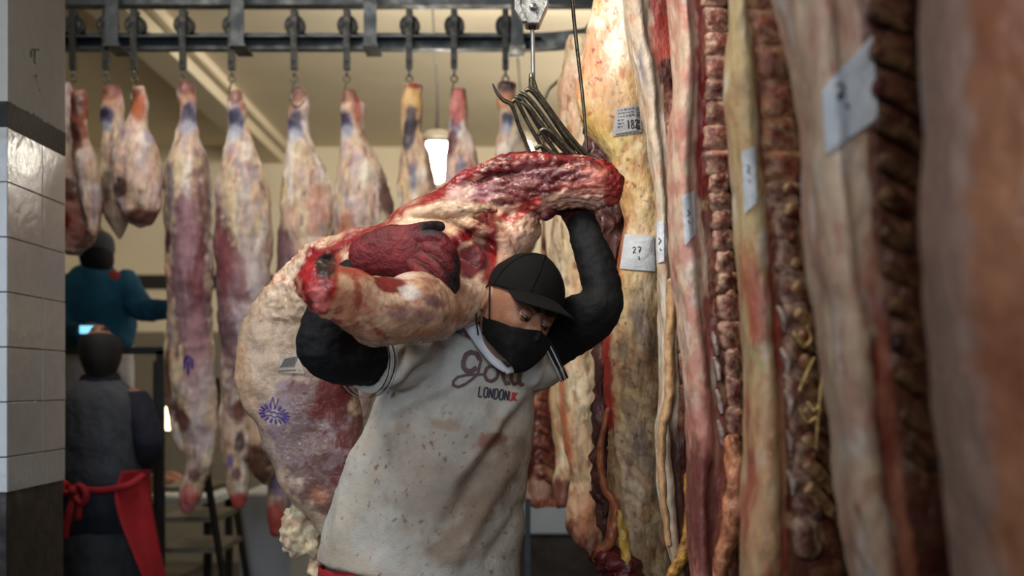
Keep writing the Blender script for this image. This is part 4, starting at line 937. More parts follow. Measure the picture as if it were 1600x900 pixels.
    S_ += [([(416, 644), (420, 641), (424, 645), (428, 643), (432, 647), (437, 645), (441, 649)], 1.8), ([(417, 650), (422, 648), (428, 652), (434, 651), (440, 654)], 1.8), ([(422, 632), (426, 620), (428, 632)], 1.5), ([(432, 632), (434, 622)], 1.3)]
    link('ink_stamp', mk(*ribbon(b, S_, 2, .003, 1.5)), M['violet_ink'], root)
    # half hidden sticker
    V, Fc = patch(b, [(437, 556), (466, 548), (476, 584), (431, 582)], 12, 10, .003, .001); st_ = link('sticker', mk(V, Fc), M['film'], root)
    bars = [([(438 + k * 2.6, 574 - k * .1), (446 + k * 2.4, 560 - k * .5)], 1.2) for k in range(9)] + [([(434, 580), (462, 578)], 1.2)]
    V2, F2 = ribbon(BVHTree.FromPolygons([Vector(v) for v in V], Fc), bars, 1, .0012, 1.5)
    if len(F2): link('barcode', mk(V2, F2), M['ink'], st_)
    # ragged creamy fat flap below
    V = remeshed([tube([(478, 770, 3.31, 10, .02), (468, 800, 3.31, 20, .025), (462, 835, 3.31, 24, .03), (466, 862, 3.31, 14, .02)], 20, 4, .6), tube([(485, 820, 3.31, 12, .02), (492, 860, 3.31, 12, .02), (498, 905, 3.31, 10, .02)], 14, 4, .6), tube([(450, 830, 3.31, 10, .015), (444, 858, 3.31, 7, .01)], 10, 3, .6)], .0045, 1)
    finish('fat_flap', V, M['meat'], root, lambda p: (p.base(rgb(212, 194, 160)), p.noise(rgb(172, 138, 110), 30, .15, .2, .8, 3)), lambda V, N: .012 * fbm(V, 40, 4, 5), 3.3, 8)
    return root, o
carried, carried_body = build_carried()

# ================================================================== MAIN MAN
def W(px, py, d): return tuple(P(px, py, d))
man = empty('person', (P(620, 900, 3.2)[0], 3.2, 0), 'person in black cap, black mask and stained white shirt carrying meat on his shoulders', 'person')
HC = P(809, 484, 2.98)
HR = (Euler((0, math.radians(23), 0)).to_matrix() @ Euler((0, 0, math.radians(35))).to_matrix() @ Euler((math.radians(6), 0, 0)).to_matrix())
HRn = np.array(HR); HS = .113     # half head height
def head_grid(nu=150, nv=110):
    """head in local space: face towards -Y, up Z, unit = half head height"""
    V = []
    for j in range(nv + 1):
        th = math.pi * j / nv
        for i in range(nu):
            a = 2 * math.pi * i / nu
            V.append((math.sin(th) * math.sin(a), -math.sin(th) * math.cos(a), math.cos(th)))
    V = np.array(V); x, y, z = V.T.copy()
    front = np.clip(-y, 0, 1)
    # skull width and depth by height
    wx = np.interp(z, [-1, -.85, -.6, -.3, 0, .4, .8, 1], [.30, .46, .56, .62, .66, .68, .66, .6])
    yb = np.interp(z, [-1, -.6, -.2, .2, .6, 1], [.45, .55, .80, .88, .86, .7])
    yf = np.interp(z, [-1, -.8, -.4, 0, .4, .8, 1], [.70, .78, .76, .74, .74, .72, .6])
    X = x * wx / np.maximum(np.sqrt(1 - z * z), 1e-3) * np.sqrt(1 - np.abs(z) ** 2.6 + 1e-9)
    Y = y * np.where(y > 0, yb, yf) / np.maximum(np.sqrt(1 - z * z), 1e-3) * np.sqrt(1 - np.abs(z) ** 2.6 + 1e-9)
    Z = z.copy()
    fr = (Y < 0)
    def g(cx, cz, sx, sz, amt, ax=1):
        return amt * np.exp(-((X - cx) / sx) ** 2 - ((Z - cz) / sz) ** 2) * fr * sstep(0, .3, -Y)
    D = g(0, -.22, .10, .16, .22) + g(0, -.05, .06, .16, .10) + g(0, -.33, .13, .07, .10)       # nose
    for s in (-1, 1):
        D += g(.235 * s, .02, .12, .085, -.10) + g(.22 * s, .17, .16, .05, .055) + g(.36 * s, -.2, .14, .13, .05) + g(.10 * s, -.34, .05, .05, .06)
    D += g(0, -.58, .17, .045, .06) + g(0, -.68, .13, .04, .06) + g(0, -.63, .2, .015, -.03) + g(0, -.88, .14, .1, .10)
    Y = Y - D
    return np.stack([X, Y, Z], 1), nu, nv
HG, HNU, HNV = head_grid()
def hw(V): return (V * HS) @ HRn.T + HC
def grid_faces(nu, nv, keep=None):
    Fc = []
    for j in range(nv):
        for i in range(nu):
            q = (j * nu + i, j * nu + (i + 1) % nu, (j + 1) * nu + (i + 1) % nu, (j + 1) * nu + i)
            if keep is None or all(keep[k] for k in q): Fc.append(q)
    return Fc
def compact(V, Fc):
    used = sorted({i for f in Fc for i in f}); mp = {k: i for i, k in enumerate(used)}
    return V[used], [tuple(mp[i] for i in f) for f in Fc]
def thick(name, V, Fc, m, parent, t, off=-1, colr=None):
    o = link(name, mk(V, Fc), m, parent); s = o.modifiers.new('s', 'SOLIDIFY'); s.thickness = t; s.offset = off; return o

# --- hands
def hand_tubes(chains, palm, k=1.0):
    T = [tube([(a, b, c, r * k, r2 * k) for a, b, c, r, r2 in palm], 16, 4, .8)]
    for ch in chains: T.append(tube([(a, b, c, r * k, (r * k) / F * c) for a, b, c, r in ch], 12, 4, .9))
    return T
palmR = [(566, 402, 2.90, 30, .032), (585, 396, 2.885, 36, .03), (612, 392, 2.87, 41, .028), (642, 392, 2.86, 40, .026), (668, 396, 2.86, 34, .024)]
fingR = [[(655, 372, 2.86, 12), (684, 372, 2.85, 12), (704, 392, 2.85, 10.5), (711, 418, 2.87, 9.5), (709, 432, 2.89, 8.5)],
         [(660, 386, 2.86, 12), (686, 394, 2.84, 12), (704, 418, 2.84, 10.5), (710, 442, 2.86, 9.5), (706, 456, 2.88, 8.5)],
         [(655, 402, 2.86, 12), (678, 412, 2.835, 11.5), (694, 434, 2.83, 10), (704, 454, 2.85, 9), (700, 462, 2.87, 8)],
         [(642, 414, 2.86, 11), (662, 426, 2.83, 10.5), (678, 442, 2.82, 9.5), (690, 456, 2.83, 8.5), (694, 462, 2.85, 7.5)],
         [(606, 378, 2.88, 15), (632, 364, 2.86, 12), (656, 358, 2.87, 10.5), (676, 354, 2.89, 9.5), (688, 354, 2.90, 8.5)]]
palmL = [(908, 350, 3.07, 22, .03), (903, 330, 3.10, 28, .026), (900, 308, 3.125, 32, .022), (902, 282, 3.135, 32, .02)]
fingL = [[(884, 290, 3.135, 8), (880, 262, 3.12, 8), (878, 246, 3.09, 7.5), (876, 246, 3.07, 7)], [(896, 284, 3.135, 8.5), (893, 256, 3.12, 8.5), (892, 243, 3.09, 8), (890, 244, 3.065, 7.5)],
         [(908, 284, 3.135, 8.5), (906, 258, 3.12, 8.5), (905, 246, 3.09, 8), (904, 248, 3.07, 7.5)], [(920, 290, 3.13, 8), (922, 268, 3.12, 8), (921, 256, 3.09, 7.5), (920, 256, 3.075, 7)],
         [(884, 330, 3.09, 10), (868, 326, 3.06, 9), (858, 334, 3.02, 8.5), (852, 338, 2.99, 8)]]
# --- body: one continuous surface
armL = [(820, 560, 3.13, 44, .055), (862, 528, 3.10, 44, .052), (905, 505, 3.06, 42, .05), (936, 480, 3.03, 36, .045), (941, 455, 3.03, 30, .040), (931, 412, 3.04, 29, .036), (918, 376, 3.05, 25, .030), (908, 345, 3.07, 21, .026)]
armR = [(660, 560, 3.08, 56, .06), (610, 555, 3.02, 50, .058), (560, 553, 2.95, 46, .055), (520, 550, 2.90, 44, .052), (506, 535, 2.88, 40, .048), (522, 490, 2.88, 38, .046), (545, 445, 2.90, 32, .036), (566, 405, 2.91, 24, .026)]
torso = [(652, 1010, 3.20, 118, .12), (652, 940, 3.20, 118, .12), (656, 850, 3.18, 120, .12), (672, 760, 3.16, 118, .12), (694, 670, 3.14, 108, .12), (712, 600, 3.12, 104, .11), (730, 550, 3.12, 92, .09), (742, 515, 3.10, 55, .065)]
neck = [(742, 540, 3.10, 48, .06), (760, 505, 3.07, 42, .055), (785, 480, 3.04, 44, .056), (806, 465, 3.01, 46, .06)]
legs = [[(610, 980, 3.20, 70, .09), (600, 1120, 3.20, 64, .085), (588, 1300, 3.17, 44, .06), (580, 1480, 3.22, 38, .05), (576, 1600, 3.24, 28, .04), (576, 1625, 3.22, 28, .04)],
        [(690, 980, 3.20, 70, .09), (705, 1120, 3.20, 64, .085), (714, 1300, 3.17, 44, .06), (720, 1480, 3.22, 38, .05), (724, 1600, 3.24, 28, .04), (724, 1625, 3.22, 28, .04)]]
hv = hw(HG)
BT = [tube(r, 20, 4, .7) for r in ([(a, b, c, q * .84, w_ * .8) for a, b, c, q, w_ in armL], [(a, b, c, q * (.84 if a < 600 else .66), w_ * (.8 if a < 600 else .6)) for a, b, c, q, w_ in armR], torso, neck, *legs)]
for fx in (576, 724):
    a = np.array(W(fx, 1600, 3.22)); BT.append(tube_w([(a[0], 3.27, .04, .035, .035), (a[0], 3.20, .04, .042, .04), (a[0] - .01, 3.08, .032, .045, .03), (a[0] - .01, 3.02, .028, .035, .024)], 14, 4, .8, (0, 0, 1)))
BT += hand_tubes(fingR, palmR, .82) + hand_tubes(fingL, palmL, .82)
BT.append((hv, grid_faces(HNU, HNV)))
# ears
for s in (-1, 1):
    BT.append(ellipsoid(hw(np.array([[.66 * s, .12, -.05]]))[0], (.008, .017, .030), 16, 12, HR @ Euler((math.radians(-12), 0, math.radians(20 * s))).to_matrix()))
bme = remeshed(BT, .0034, 2)
def skinpaint(p):
    p.base(rgb(150, 106, 82)); p.noise(rgb(128, 84, 66), 25, .1, .3, .5, 3)
    L = (p.V - HC) @ HRn / HS
    def g(cx, cz, sx, sz): return np.exp(-((L[:, 0] - cx) / sx) ** 2 - ((L[:, 2] - cz) / sz) ** 2) * (L[:, 1] < -.3)
    p.mix(g(0, -.3, .12, .12) * .5, rgb(184, 108, 88))
    for s in (-1, 1): p.mix(g(.235 * s, -.02, .15, .08) * .45, rgb(122, 78, 64))
body = finish('body', bme, M['skin'], man, skinpaint, None, 3.05, 3)

# eyes, lids, brows
for s in (-1, 1):
    c = np.array([.235 * s, -.63, .005]); e = link('eye', mk(*ellipsoid(hw(c[None])[0], (.0125, .0125, .0125), 20, 14, HR)), M['eye'], man)
    ic = hw(np.array([[c[0] + .01, c[1] - .096, c[2] - .05]]))[0]
    link('iris', mk(*ellipsoid(ic, (.0062, .003, .0062), 14, 8, HR)), M['iris'], e)
    def lid(z0, z1, r, nm, parent=man):
        V = []; n = 16; m = 8
        for j in range(m + 1):
            t = math.radians(z0 + (z1 - z0) * j / m)
            for i in range(n + 1):
                a = math.radians(-78 + 156 * i / n); k = math.cos(a)
                V.append((c[0] * HS + r * math.sin(a), c[1] * HS - r * math.cos(a) * math.cos(t * k), c[2] * HS + r * math.sin(t * k)))
        V = np.array(V) @ HRn.T + HC
        me = mk(V, [(j * (n + 1) + i, j * (n + 1) + i + 1, (j + 1) * (n + 1) + i + 1, (j + 1) * (n + 1) + i) for j in range(m) for i in range(n)])
        setcol(me, np.tile(np.array(rgb(132, 90, 70)), (len(V), 1))); o = link(nm, me, M['skin'], parent); q = o.modifiers.new('s', 'SOLIDIFY'); q.thickness = .0018; q.offset = 1
    lid(-8, 80, .0132, 'upper_eyelid'); lid(-80, -44, .0132, 'lower_eyelid')
    rows = []
    for t in np.linspace(0, 1, 6): rows.append((*hw(np.array([[s * (.10 + .30 * t), -.80 + .13 * t * t + .02, .17 + .05 * math.sin(t * 2.6)]]))[0],   .0052 * (1 - .5 * t), .004))
    link('eyebrow', mk(*tube_w(rows, 8, 3, .8)), M['hair'], man)
    rows = [(*hw(np.array([[c[0] + s * (-.10 + .20 * t), -.735 + .05 * (2 * t - 1) ** 2, -.035 - .02 * math.sin(t * 3.14)]]))[0], 0.0016, .0016) for t in np.linspace(0, 1, 6)]
    link('eyelashes', mk(*tube_w(rows, 6, 2, .8)), M['hair'], man)

# mask: cloth shell over nose, mouth and chin, sampled smoothly between two edges
ZC = HG.reshape(HNV + 1, HNU, 3)
def head_at(i, z, k=None):
    col = (ZC if k is None else k)[:, i % HNU]; o_ = np.argsort(col[:, 2]); return np.array([np.interp(z, col[o_, 2], col[o_, 0]), np.interp(z, col[o_, 2], col[o_, 1]), z])
V = []; ia = [i for i in range(-HNU // 4 - 2, HNU // 4 + 3)]; m = 30
for j in range(m + 1):
    for i in ia:
        az = abs(2 * math.pi * i / HNU); tz_ = -.12 - .26 * min(az / 1.5, 1) ** .9; bz_ = -1.0 + .34 * min(az / 1.5, 1) ** 2
        z_ = bz_ + (tz_ - bz_) * j / m; q = head_at(i, max(z_, -.97)); q[2] = z_ - .03 * (1 - j / m)
        tent = -.98 * math.sqrt(max(0, 1 - (q[0] / .80) ** 2)) * float(np.interp(z_, [-1.05, -.9, -.5, -.2, 0], [.80, .92, 1.0, .98, .92]))
        wt = 1 - float(sstep(.75, 1.4, az)); q[1] = min(q[1] - .03, tent * wt + (q[1] - .03) * (1 - wt)); q[0] *= 1.05; V.append(q)
nn = len(ia)
mv = hw(np.array(V)); mv = mv + .0012 * fbm(mv, 40, 2, 9)[:, None]
fm = thick('face_mask', mv, [(j * nn + i, j * nn + i + 1, (j + 1) * nn + i + 1, (j + 1) * nn + i) for j in range(m) for i in range(nn - 1)], M['mask'], man, .002)
# ear loops, one passing down in front of the left ear and one under the jaw
for s in (-1, 1):
    rows = [(*hw(np.array([q]))[0], .0016, .0016) for q in ([.62 * s, -.22, -.36], [.70 * s, -.06, -.05], [.715 * s, .06, .12], [.72 * s, .14, .20])]
    link('ear_loop', mk(*tube_w(rows, 8, 4)), M['mask'], fm)
    rows = [(*hw(np.array([q]))[0], .0016, .0016) for q in ([.60 * s, -.10, -.72], [.70 * s, .12, -.40], [.73 * s, .20, 0.0], [.72 * s, .16, .18])]
    link('ear_loop', mk(*tube_w(rows, 8, 4)), M['mask'], fm)

# cap: crown, panels seams, button, peak
co = HG * np.array([1.10, 1.08, 1.07]); co[:, 2] = co[:, 2] + .03
CO = co.reshape(HNV + 1, HNU, 3); V = []; m = 34
for j in range(m + 1):
    for i in range(HNU):
        yy_ = -math.cos(2 * math.pi * i / HNU); bz_ = .24 - .12 * yy_
        th_ = math.acos(min(max((bz_ - .03) / 1.07, -1), 1)) * (1 - j / m) + .02; z_ = math.cos(th_) * 1.07 + .03
        V.append(head_at(i, z_, CO))
cv = hw(np.array(V)); cv = cv + .0018 * fbm(cv, 18, 3, 4)[:, None]
cf = [(j * HNU + i, j * HNU + (i + 1) % HNU, (j + 1) * HNU + (i + 1) % HNU, (j + 1) * HNU + i) for j in range(m) for i in range(HNU)] + [tuple(m * HNU + i for i in range(HNU))]
cap = thick('cap', cv, cf, M['cap'], man, .0025)
V = []; n = 34; m = 14
for j in range(m + 1):
    t = j / m
    for i in range(n + 1):
        a = math.radians(-60 + 120 * i / n); sx = math.sin(a); cy = math.cos(a)
        bx = .745 * sx; by = -.80 * cy; 
        L_ = .70 * (cy ** .75); px_ = bx * (1 + .05 * t) ; py_ = by - L_ * t
        V.append((px_, py_, .38 - .12 * t - .20 * sx * sx * (1 - .15 * t) + .05 * cy))
V = np.array(V); V = hw(V)
thick('peak', V, [(j * (n + 1) + i, j * (n + 1) + i + 1, (j + 1) * (n + 1) + i + 1, (j + 1) * (n + 1) + i) for j in range(m) for i in range(n)], M['cap'], cap, .004)
link('cap_button', mk(*ellipsoid(hw(np.array([[0, 0, 1.10]]))[0], (.007, .007, .004), 12, 8, HR)), M['cap'], cap)
for k in range(6):
    a0 = math.pi * (k / 3 + 1 / 6); rows = []
    for t in np.linspace(.05, 1.25, 12):
        q = np.array([math.sin(t) * math.sin(a0), -math.sin(t) * math.cos(a0), math.cos(t)])
        i = np.argmin(np.sum(((HG / np.linalg.norm(HG, axis=1)[:, None]) - q) ** 2, axis=1)); rows.append((*hw(co[i][None] * 1.006)[0], .0012, .0012))
    link('seam', mk(*tube_w(rows, 6, 2)), M['cap'], cap)

# gloves
def glovepaint(cut):
    def f(p):
        p.base(rgb(98, 20, 26)); p.noise(rgb(126, 36, 38), 30, .2, .25, .6, 3); p.noise(rgb(78, 14, 20), 24, .1, .25, .6, 7)
        cut(p)
    return f
def cutR(p):
    V = p.V; p.px = 800 + V[:, 0] * F / V[:, 1]; p.py = HOR - (V[:, 2] - EYE) * F / V[:, 1]; p.n = p.n * .4
    dk = rgb(26, 25, 30)
    p.line([(709, 432), (709, 452), (704, 462), (694, 464)], 11, dk, .95, .4); p.line([(640, 432), (662, 446), (690, 464)], 8, dk, .95, .4); p.line([(668, 356), (692, 353)], 13, dk, .95, .3); p.line([(712, 400), (714, 440)], 5, dk, .8, .4)
    for q in ([(664, 392), (690, 412), (700, 440)], [(655, 408), (680, 430), (694, 452)]): p.line(q, 2.5, rgb(54, 12, 18), .8, .3)  # finger separation: crease shade painted as dark lines
gm = remeshed(hand_tubes([[(a, b, c - .012 * (a > 640), q) for a, b, c, q in ch] for ch in fingR], palmR, 1.0), .0022, 0)
finish('knit_glove', gm, M['glove'], man, glovepaint(cutR), lambda V, N: .0016 * fbm(V, 60, 3, 1), 2.87, 5)
gm = remeshed(hand_tubes(fingL, palmL, 1.0), .0026, 1)
finish('knit_glove', gm, M['glove'], man, glovepaint(lambda p: p.mix(np.ones(len(p.V)) * .55, rgb(34, 18, 22))), lambda V, N: .0016 * fbm(V, 60, 3, 1), 3.1, 6)

# long black sleeves
def sleeve(name, rows, mtl, k, kz, foldamp, voxel=.0042, cut=None, vx=(22, 22, 22)):
    me = remeshed([tube([(a, b, c, r * k, rb * kz) for a, b, c, r, rb in rows], 22, 5, .25)], voxel, 2)
    return finish(name, me, mtl, man, None, lambda V, N: foldamp * (fbm(V, vx, 3, 3) - .6 * np.abs(fbm(V, (38, 38, 38), 2, 12))))
sleeve('black_sleeve', [r if r[0] != 908 else (908, 350, 3.07, 22, .028) for r in armL[:-1]] + [(909, 342, 3.07, 22, .028)], M['cloth_black'], 1.06, 1.08, .0035)
sleeve('black_sleeve', [(620, 556, 3.03, 40, .045)] + armR[2:-1] + [(558, 420, 2.915, 25, .026)], M['cloth_black'], 1.10, 1.1, .0035, vx=(30, 30, 30))

# white shirt
SH = [tube([(652, 898, 3.18, 160, .148), (658, 860, 3.18, 158, .146), (667, 828, 3.175, 153, .145), (676, 800, 3.17, 148, .142), (688, 745, 3.16, 138, .14), (700, 690, 3.15, 130, .136), (709, 640, 3.14, 126, .132), (716, 595, 3.13, 122, .126), (724, 562, 3.12, 114, .118), (732, 535, 3.115, 96, .10), (738, 514, 3.11, 66, .085), (741, 500, 3.10, 46, .065)], 48, 6, .12),
      tube([(670, 560, 3.09, 50, .075), (625, 560, 3.04, 54, .078), (596, 560, 3.0, 56, .078), (576, 562, 2.97, 57, .078)], 28, 5, .1),
      tube([(800, 575, 3.12, 50, .07), (832, 560, 3.11, 52, .07), (856, 548, 3.10, 52, .066)], 28, 5, .1)]
sme = remeshed(SH, .0042, 8)
def shirt_disp(V, N):
    px = 800 + V[:, 0] * F / V[:, 1]; py = HOR - (V[:, 2] - EYE) * F / V[:, 1]
    def fold(x0, y0, x1, y1, wd, amp, taper=True):
        dx, dy = x1 - x0, y1 - y0; L = math.hypot(dx, dy); u = ((px - x0) * dx + (py - y0) * dy) / L ** 2; v = ((px - x0) * dy - (py - y0) * dx) / L
        v = v + 6 * np.sin(u * 3 + x0)
        return amp * np.exp(-(v / wd) ** 2) * sstep(-.15, .15, u) * (1 - sstep(.75, 1.15, u))
    d = .007 * fbm(V, (5, 5, 3.5), 3, 4) + .0016 * fbm(V, 24, 3, 6)
    for f in ((612, 600, 700, 520, 9, .009), (600, 625, 690, 560, 7, -.008), (605, 640, 720, 600, 10, .008), (585, 620, 640, 545, 5, -.007), (820, 600, 700, 760, 13, .012), (818, 640, 690, 830, 15, -.010), (812, 720, 700, 880, 14, .009), (815, 780, 760, 890, 10, -.007),
              (560, 700, 520, 860, 14, .007), (600, 690, 560, 880, 16, -.006), (650, 560, 735, 520, 6, .006), (640, 590, 720, 545, 6, -.005), (830, 600, 850, 545, 6, .007), (815, 605, 835, 550, 5, -.005), (740, 640, 800, 690, 10, .005)):
        d = d + fold(*f)
    return d * 1.35
def shirt_paint(p):
    V = p.V; p.px = 800 + V[:, 0] * F / V[:, 1]; p.py = HOR - (V[:, 2] - EYE) * F / V[:, 1]
    p.base(rgb(186, 182, 172)); low = sstep(590, 700, p.py)
    p.noise(rgb(184, 166, 146), (7, 7, 5), .05, .35, .5, 3, sstep(540, 700, p.py)); 
    cen = p.ellm(710, 760, 110, 130, -30, .5, .8); p.mix(cen * .3, rgb(150, 126, 102)); p.noise(rgb(128, 98, 74), (12, 12, 7), .1, .3, .35, 9, cen); p.noise(rgb(104, 74, 54), (75, 75, 60), .56, .08, .8, 13, np.clip(cen + low * .2, 0, 1))
    p.noise(rgb(120, 62, 54), (70, 70, 60), .64, .06, .7, 21, low)
    p.ell(690, 660, 34, 9, 10, rgb(150, 118, 88), .5, 1.0, .55); p.ell(770, 690, 26, 8, -8, rgb(140, 74, 60), .5, 1.4, .65); p.line([(690, 860), (750, 800), (805, 700)], 20, rgb(120, 94, 72), .55, .9); p.ell(690, 780, 60, 50, 0, rgb(132, 106, 82), .6, .9, .4); p.noise(rgb(168, 150, 128), (5, 5, 5), .1, .25, .6, 31, sstep(800, 880, p.py))
shirt = finish('shirt', sme, M['shirt'], man, shirt_paint, shirt_disp, 3.05, 12)
sb = bvh_of(shirt)
# lettering on the chest
gs = [([(750, 562), (745, 553), (736, 550), (728, 554), (724, 565), (724, 574), (729, 580), (737, 580), (745, 574)], 7.5),
      ([(752, 561), (749, 572), (747, 584), (738, 592), (727, 600), (716, 605), (708, 602), (708, 596), (715, 589), (728, 586), (744, 585), (756, 585)], 4.2),
      ([(766, 572), (760, 576), (757, 586), (761, 594), (768, 596), (776, 591), (779, 581), (775, 573), (768, 571)], 5.5), ([(775, 575), (780, 577), (784, 574)], 3),
      ([(786, 566), (785, 580), (787, 592), (791, 600), (797, 598)], 6), ([(786, 568), (794, 572), (800, 570)], 3),
      ([(812, 576), (805, 574), (800, 582), (799, 594), (803, 601), (809, 598), (812, 590)], 5), ([(813, 560), (812, 578), (811, 594), (814, 602), (819, 600)], 5)]
link('script_print', mk(*ribbon(sb, gs, 4, .0022, 1.5)), M['print'], shirt)
uy = (-.14, .99); ux = (.985, .14)
link('block_print', mk(*ribbon(sb, write('LONDON', 749, 604, 6.6, 15.5, 1.6, ux, uy), 2.4, .0022, 1.5)), M['print_navy'], shirt)
link('block_print', mk(*ribbon(sb, write('UK', 796.5, 612, 5.6, 13.5, 1.6, ux, uy), 2.4, .0022, 1.5)), M['print_red'], shirt)
# collar
link('collar', mk(*joinm([tube([(724, 488, 3.03, 10, .010), (738, 512, 3.005, 11, .009), (756, 540, 2.985, 10, .008), (774, 564, 2.975, 8, .007), (790, 578, 2.97, 5, .006)], 12, 5, .6), tube([(846, 520, 3.03, 7, .008), (834, 548, 3.0, 7, .007), (812, 572, 2.975, 6, .006), (792, 580, 2.968, 5, .006)], 12, 5, .6)])), M['white_cloth'], shirt)
def openring(rows):
    V, Fc = tube(rows, 32, 1, 0); return V, Fc[:-2]
def cuff(rows, name='sleeve_cuff'):
    link(name, mk(*joinm([tube([(a, b, c, r, rb) for a, b, c, r, rb in rows], 28, 3, .1)])), M['white_cloth'], shirt)
for k, mm in enumerate(('white_cloth', 'navy', 'white_cloth', 'navy')):
    link('cuff_stripe', mk(*openring([(578 - k * 4, 563 + k * .4, 2.972 - k * .006, 58.5, .080), (576 - k * 4, 563 + k * .4, 2.969 - k * .006, 58.5, .080)])), M[mm], shirt)
    link('cuff_stripe', mk(*openring([(853 + k * 3.2, 550 - k * 1.8, 3.10, 53, .068), (855 + k * 3.2, 549 - k * 1.8, 3.10, 53, .068)])), M[mm], shirt)
# trousers and red apron under the hem
def cloth(name, rows_list, mtl, voxel=.006, amp=.006, parent=None, sc=(10, 10, 5)):
    me = remeshed([tube(r, 26, 5, .15) for r in rows_list], voxel, 2)
    return finish(name, me, mtl, parent, None, lambda V, N: amp * fbm(V, sc, 3, 3))
cloth('trousers', [[(652, 905, 3.20, 126, .13), (652, 990, 3.20, 128, .135)]] + [[(a, b, c, r * 1.15, rb * 1.15) for a, b, c, r, rb in lg[:-1]] for lg in legs], M['jeans'], .007, .006, man)
V = []; n = 30; m = 30
for j in range(m + 1):
    py = 884 + (1330 - 884) * j / m
    for i in range(n + 1):
        a = math.radians(-105 + 210 * i / n) + .0; rx = .213 + .02 * (j / m); c = P(648, py, 3.19); V.append((c[0] + rx * math.sin(a), 3.19 - .148 * math.cos(a) - .004 * math.sin(i * 1.3 + j * .1), c[2]))
thick('apron', np.array(V), [(j * (n + 1) + i, j * (n + 1) + i + 1, (j + 1) * (n + 1) + i + 1, (j + 1) * (n + 1) + i) for j in range(m) for i in range(n)], M['red_cloth'], man, .003)
for fx in (576, 724):
    a = W(fx, 1600, 3.22)[0]
    link('boot', mk(*tube_w([(a, 3.29, .06, .045, .05), (a, 3.20, .06, .055, .055), (a - .01, 3.07, .045, .055, .045), (a - .01, 3.0, .035, .042, .032)], 18, 4, .8, (0, 0, 1))), M['cap'], man)

# ================================================================== WORKERS AT THE BACK
def worker_body(parts, voxel=.008): return remeshed([tube(r, 18, 4, .8) for r in parts], voxel, 3)
def flat_skin(p): p.base(rgb(150, 104, 82))
# --- worker in a grey vest and red apron, back to the camera
D1 = 5.4
w1 = empty('person', (P(158, 0, D1)[0], D1, 0), 'person standing with back turned in grey vest, navy sleeves and red tied apron', 'person')
head = [(158, 585, D1, 18, .05), (157, 570, D1, 27, .075), (157, 545, D1, 31, .09), (156, 528, D1, 26, .08), (156, 518, D1, 14, .05)]
nk_ = [(157, 610, D1, 22, .05), (158, 575, D1, 21, .05)]
tor = [(160, 1000, D1, 60, .13), (160, 900, D1, 66, .13), (160, 780, D1, 58, .12), (158, 690, D1, 62, .12), (157, 630, D1, 62, .12), (157, 605, D1, 34, .08)]
arR = [(205, 622, D1, 22, .06), (226, 670, D1 - .03, 21, .055), (230, 705, D1 - .02, 19, .05), (212, 730, D1 + .14, 16, .04), (190, 742, D1 + .26, 13, .03), (186, 744, D1 + .32, 12, .02)]
arL = [(110, 622, D1, 22, .06), (92, 670, D1 - .03, 21, .055), (90, 705, D1 - .02, 19, .05), (104, 730, D1 + .14, 16, .04), (122, 742, D1 + .26, 13, .03), (126, 744, D1 + .32, 12, .02)]
lg1 = [(136, 960, D1, 32, .085), (132, 1060, D1, 28, .07), (130, 1200, D1, 18, .05), (130, 1208, D1, 17, .05)]; lg2 = [(186, 960, D1, 32, .085), (190, 1060, D1, 28, .07), (192, 1200, D1, 18, .05), (192, 1208, D1, 17, .05)]
fz = []
for fx in (130, 192):
    a = P(fx, 0, D1)[0]; fz.append(tube_w([(a, D1 - .07, .04, .035, .035), (a, D1 + .03, .04, .042, .038), (a, D1 + .17, .03, .035, .025)], 14, 3, .8, (0, 0, 1)))
def finger_set(c, dirv, sp, n=4, r=.009):
    out = []
    for i in range(n):
        o = np.array(c) + np.array(sp) * (i - 1.5); a = np.array(dirv) * random.uniform(.8, 1.05)
        out.append(tube_w([(*o, r, r), (*(o + a * .5), r, r), (*(o + a + np.array([0, 0, -.012])), r * .8, r * .8)], 8, 2, .9))
    return out
b1 = joinm([tube(r, 18, 4, .8) for r in (head, nk_, [(a, b, c, q * .86, w_ * .86) for a, b, c, q, w_ in tor], *[[(a, b, c, q * .85, w_ * .8) for a, b, c, q, w_ in g] for g in (arR, arL)], lg1, lg2)] + fz)
me = remeshed([b1] + finger_set(P(184, 744, D1 + .32), (-.02, .08, -.02), (0, .004, .018)) + finger_set(P(128, 744, D1 + .32), (.02, .08, -.02), (0, .004, .018)), .007, 2)
def p1(p): p.base(rgb(140, 96, 76))
finish('body', me, M['skin'], w1, p1, None, D1)
for ex in (126, 188): link('ear', mk(*ellipsoid(P(ex, 556, D1 - .0), (.007, .014, .024))), M['skin'], w1)
for o in w1.children:
    if o.name.startswith('ear'): setcol(o.data, np.tile(np.array(rgb(150, 100, 80)), (len(o.data.vertices), 1)))
link('hair', mk(*joinm([tube([(157, 585, D1 - .025, 22, .06), (157, 566, D1 - .02, 30, .085), (157, 544, D1 - .01, 33.5, .098), (156, 528, D1, 28, .088), (156, 519, D1, 15, .05)], 24, 5, .8)])), M['hair'], w1)
cloth('vest', [[(158, 757, D1, 62, .145), (157, 735, D1, 68, .15), (157, 690, D1, 70, .15), (157, 640, D1, 69, .145), (157, 612, D1, 56, .125), (157, 597, D1, 32, .085)]], M['vest'], .009, .012, w1)
cloth('navy_sleeve', [[(a, b, c, r * 1.22, rb * 1.2) for a, b, c, r, rb in arR[:-2]]], M['navy'], .009, .012, w1)
cloth('navy_sleeve', [[(a, b, c, r * 1.22, rb * 1.2) for a, b, c, r, rb in arL[:-2]]], M['navy'], .009, .012, w1)
cloth('shirt_collar', [[(157, 600, D1, 33, .085), (156, 586, D1, 29, .078)]], M['navy'], .007, .004, w1)
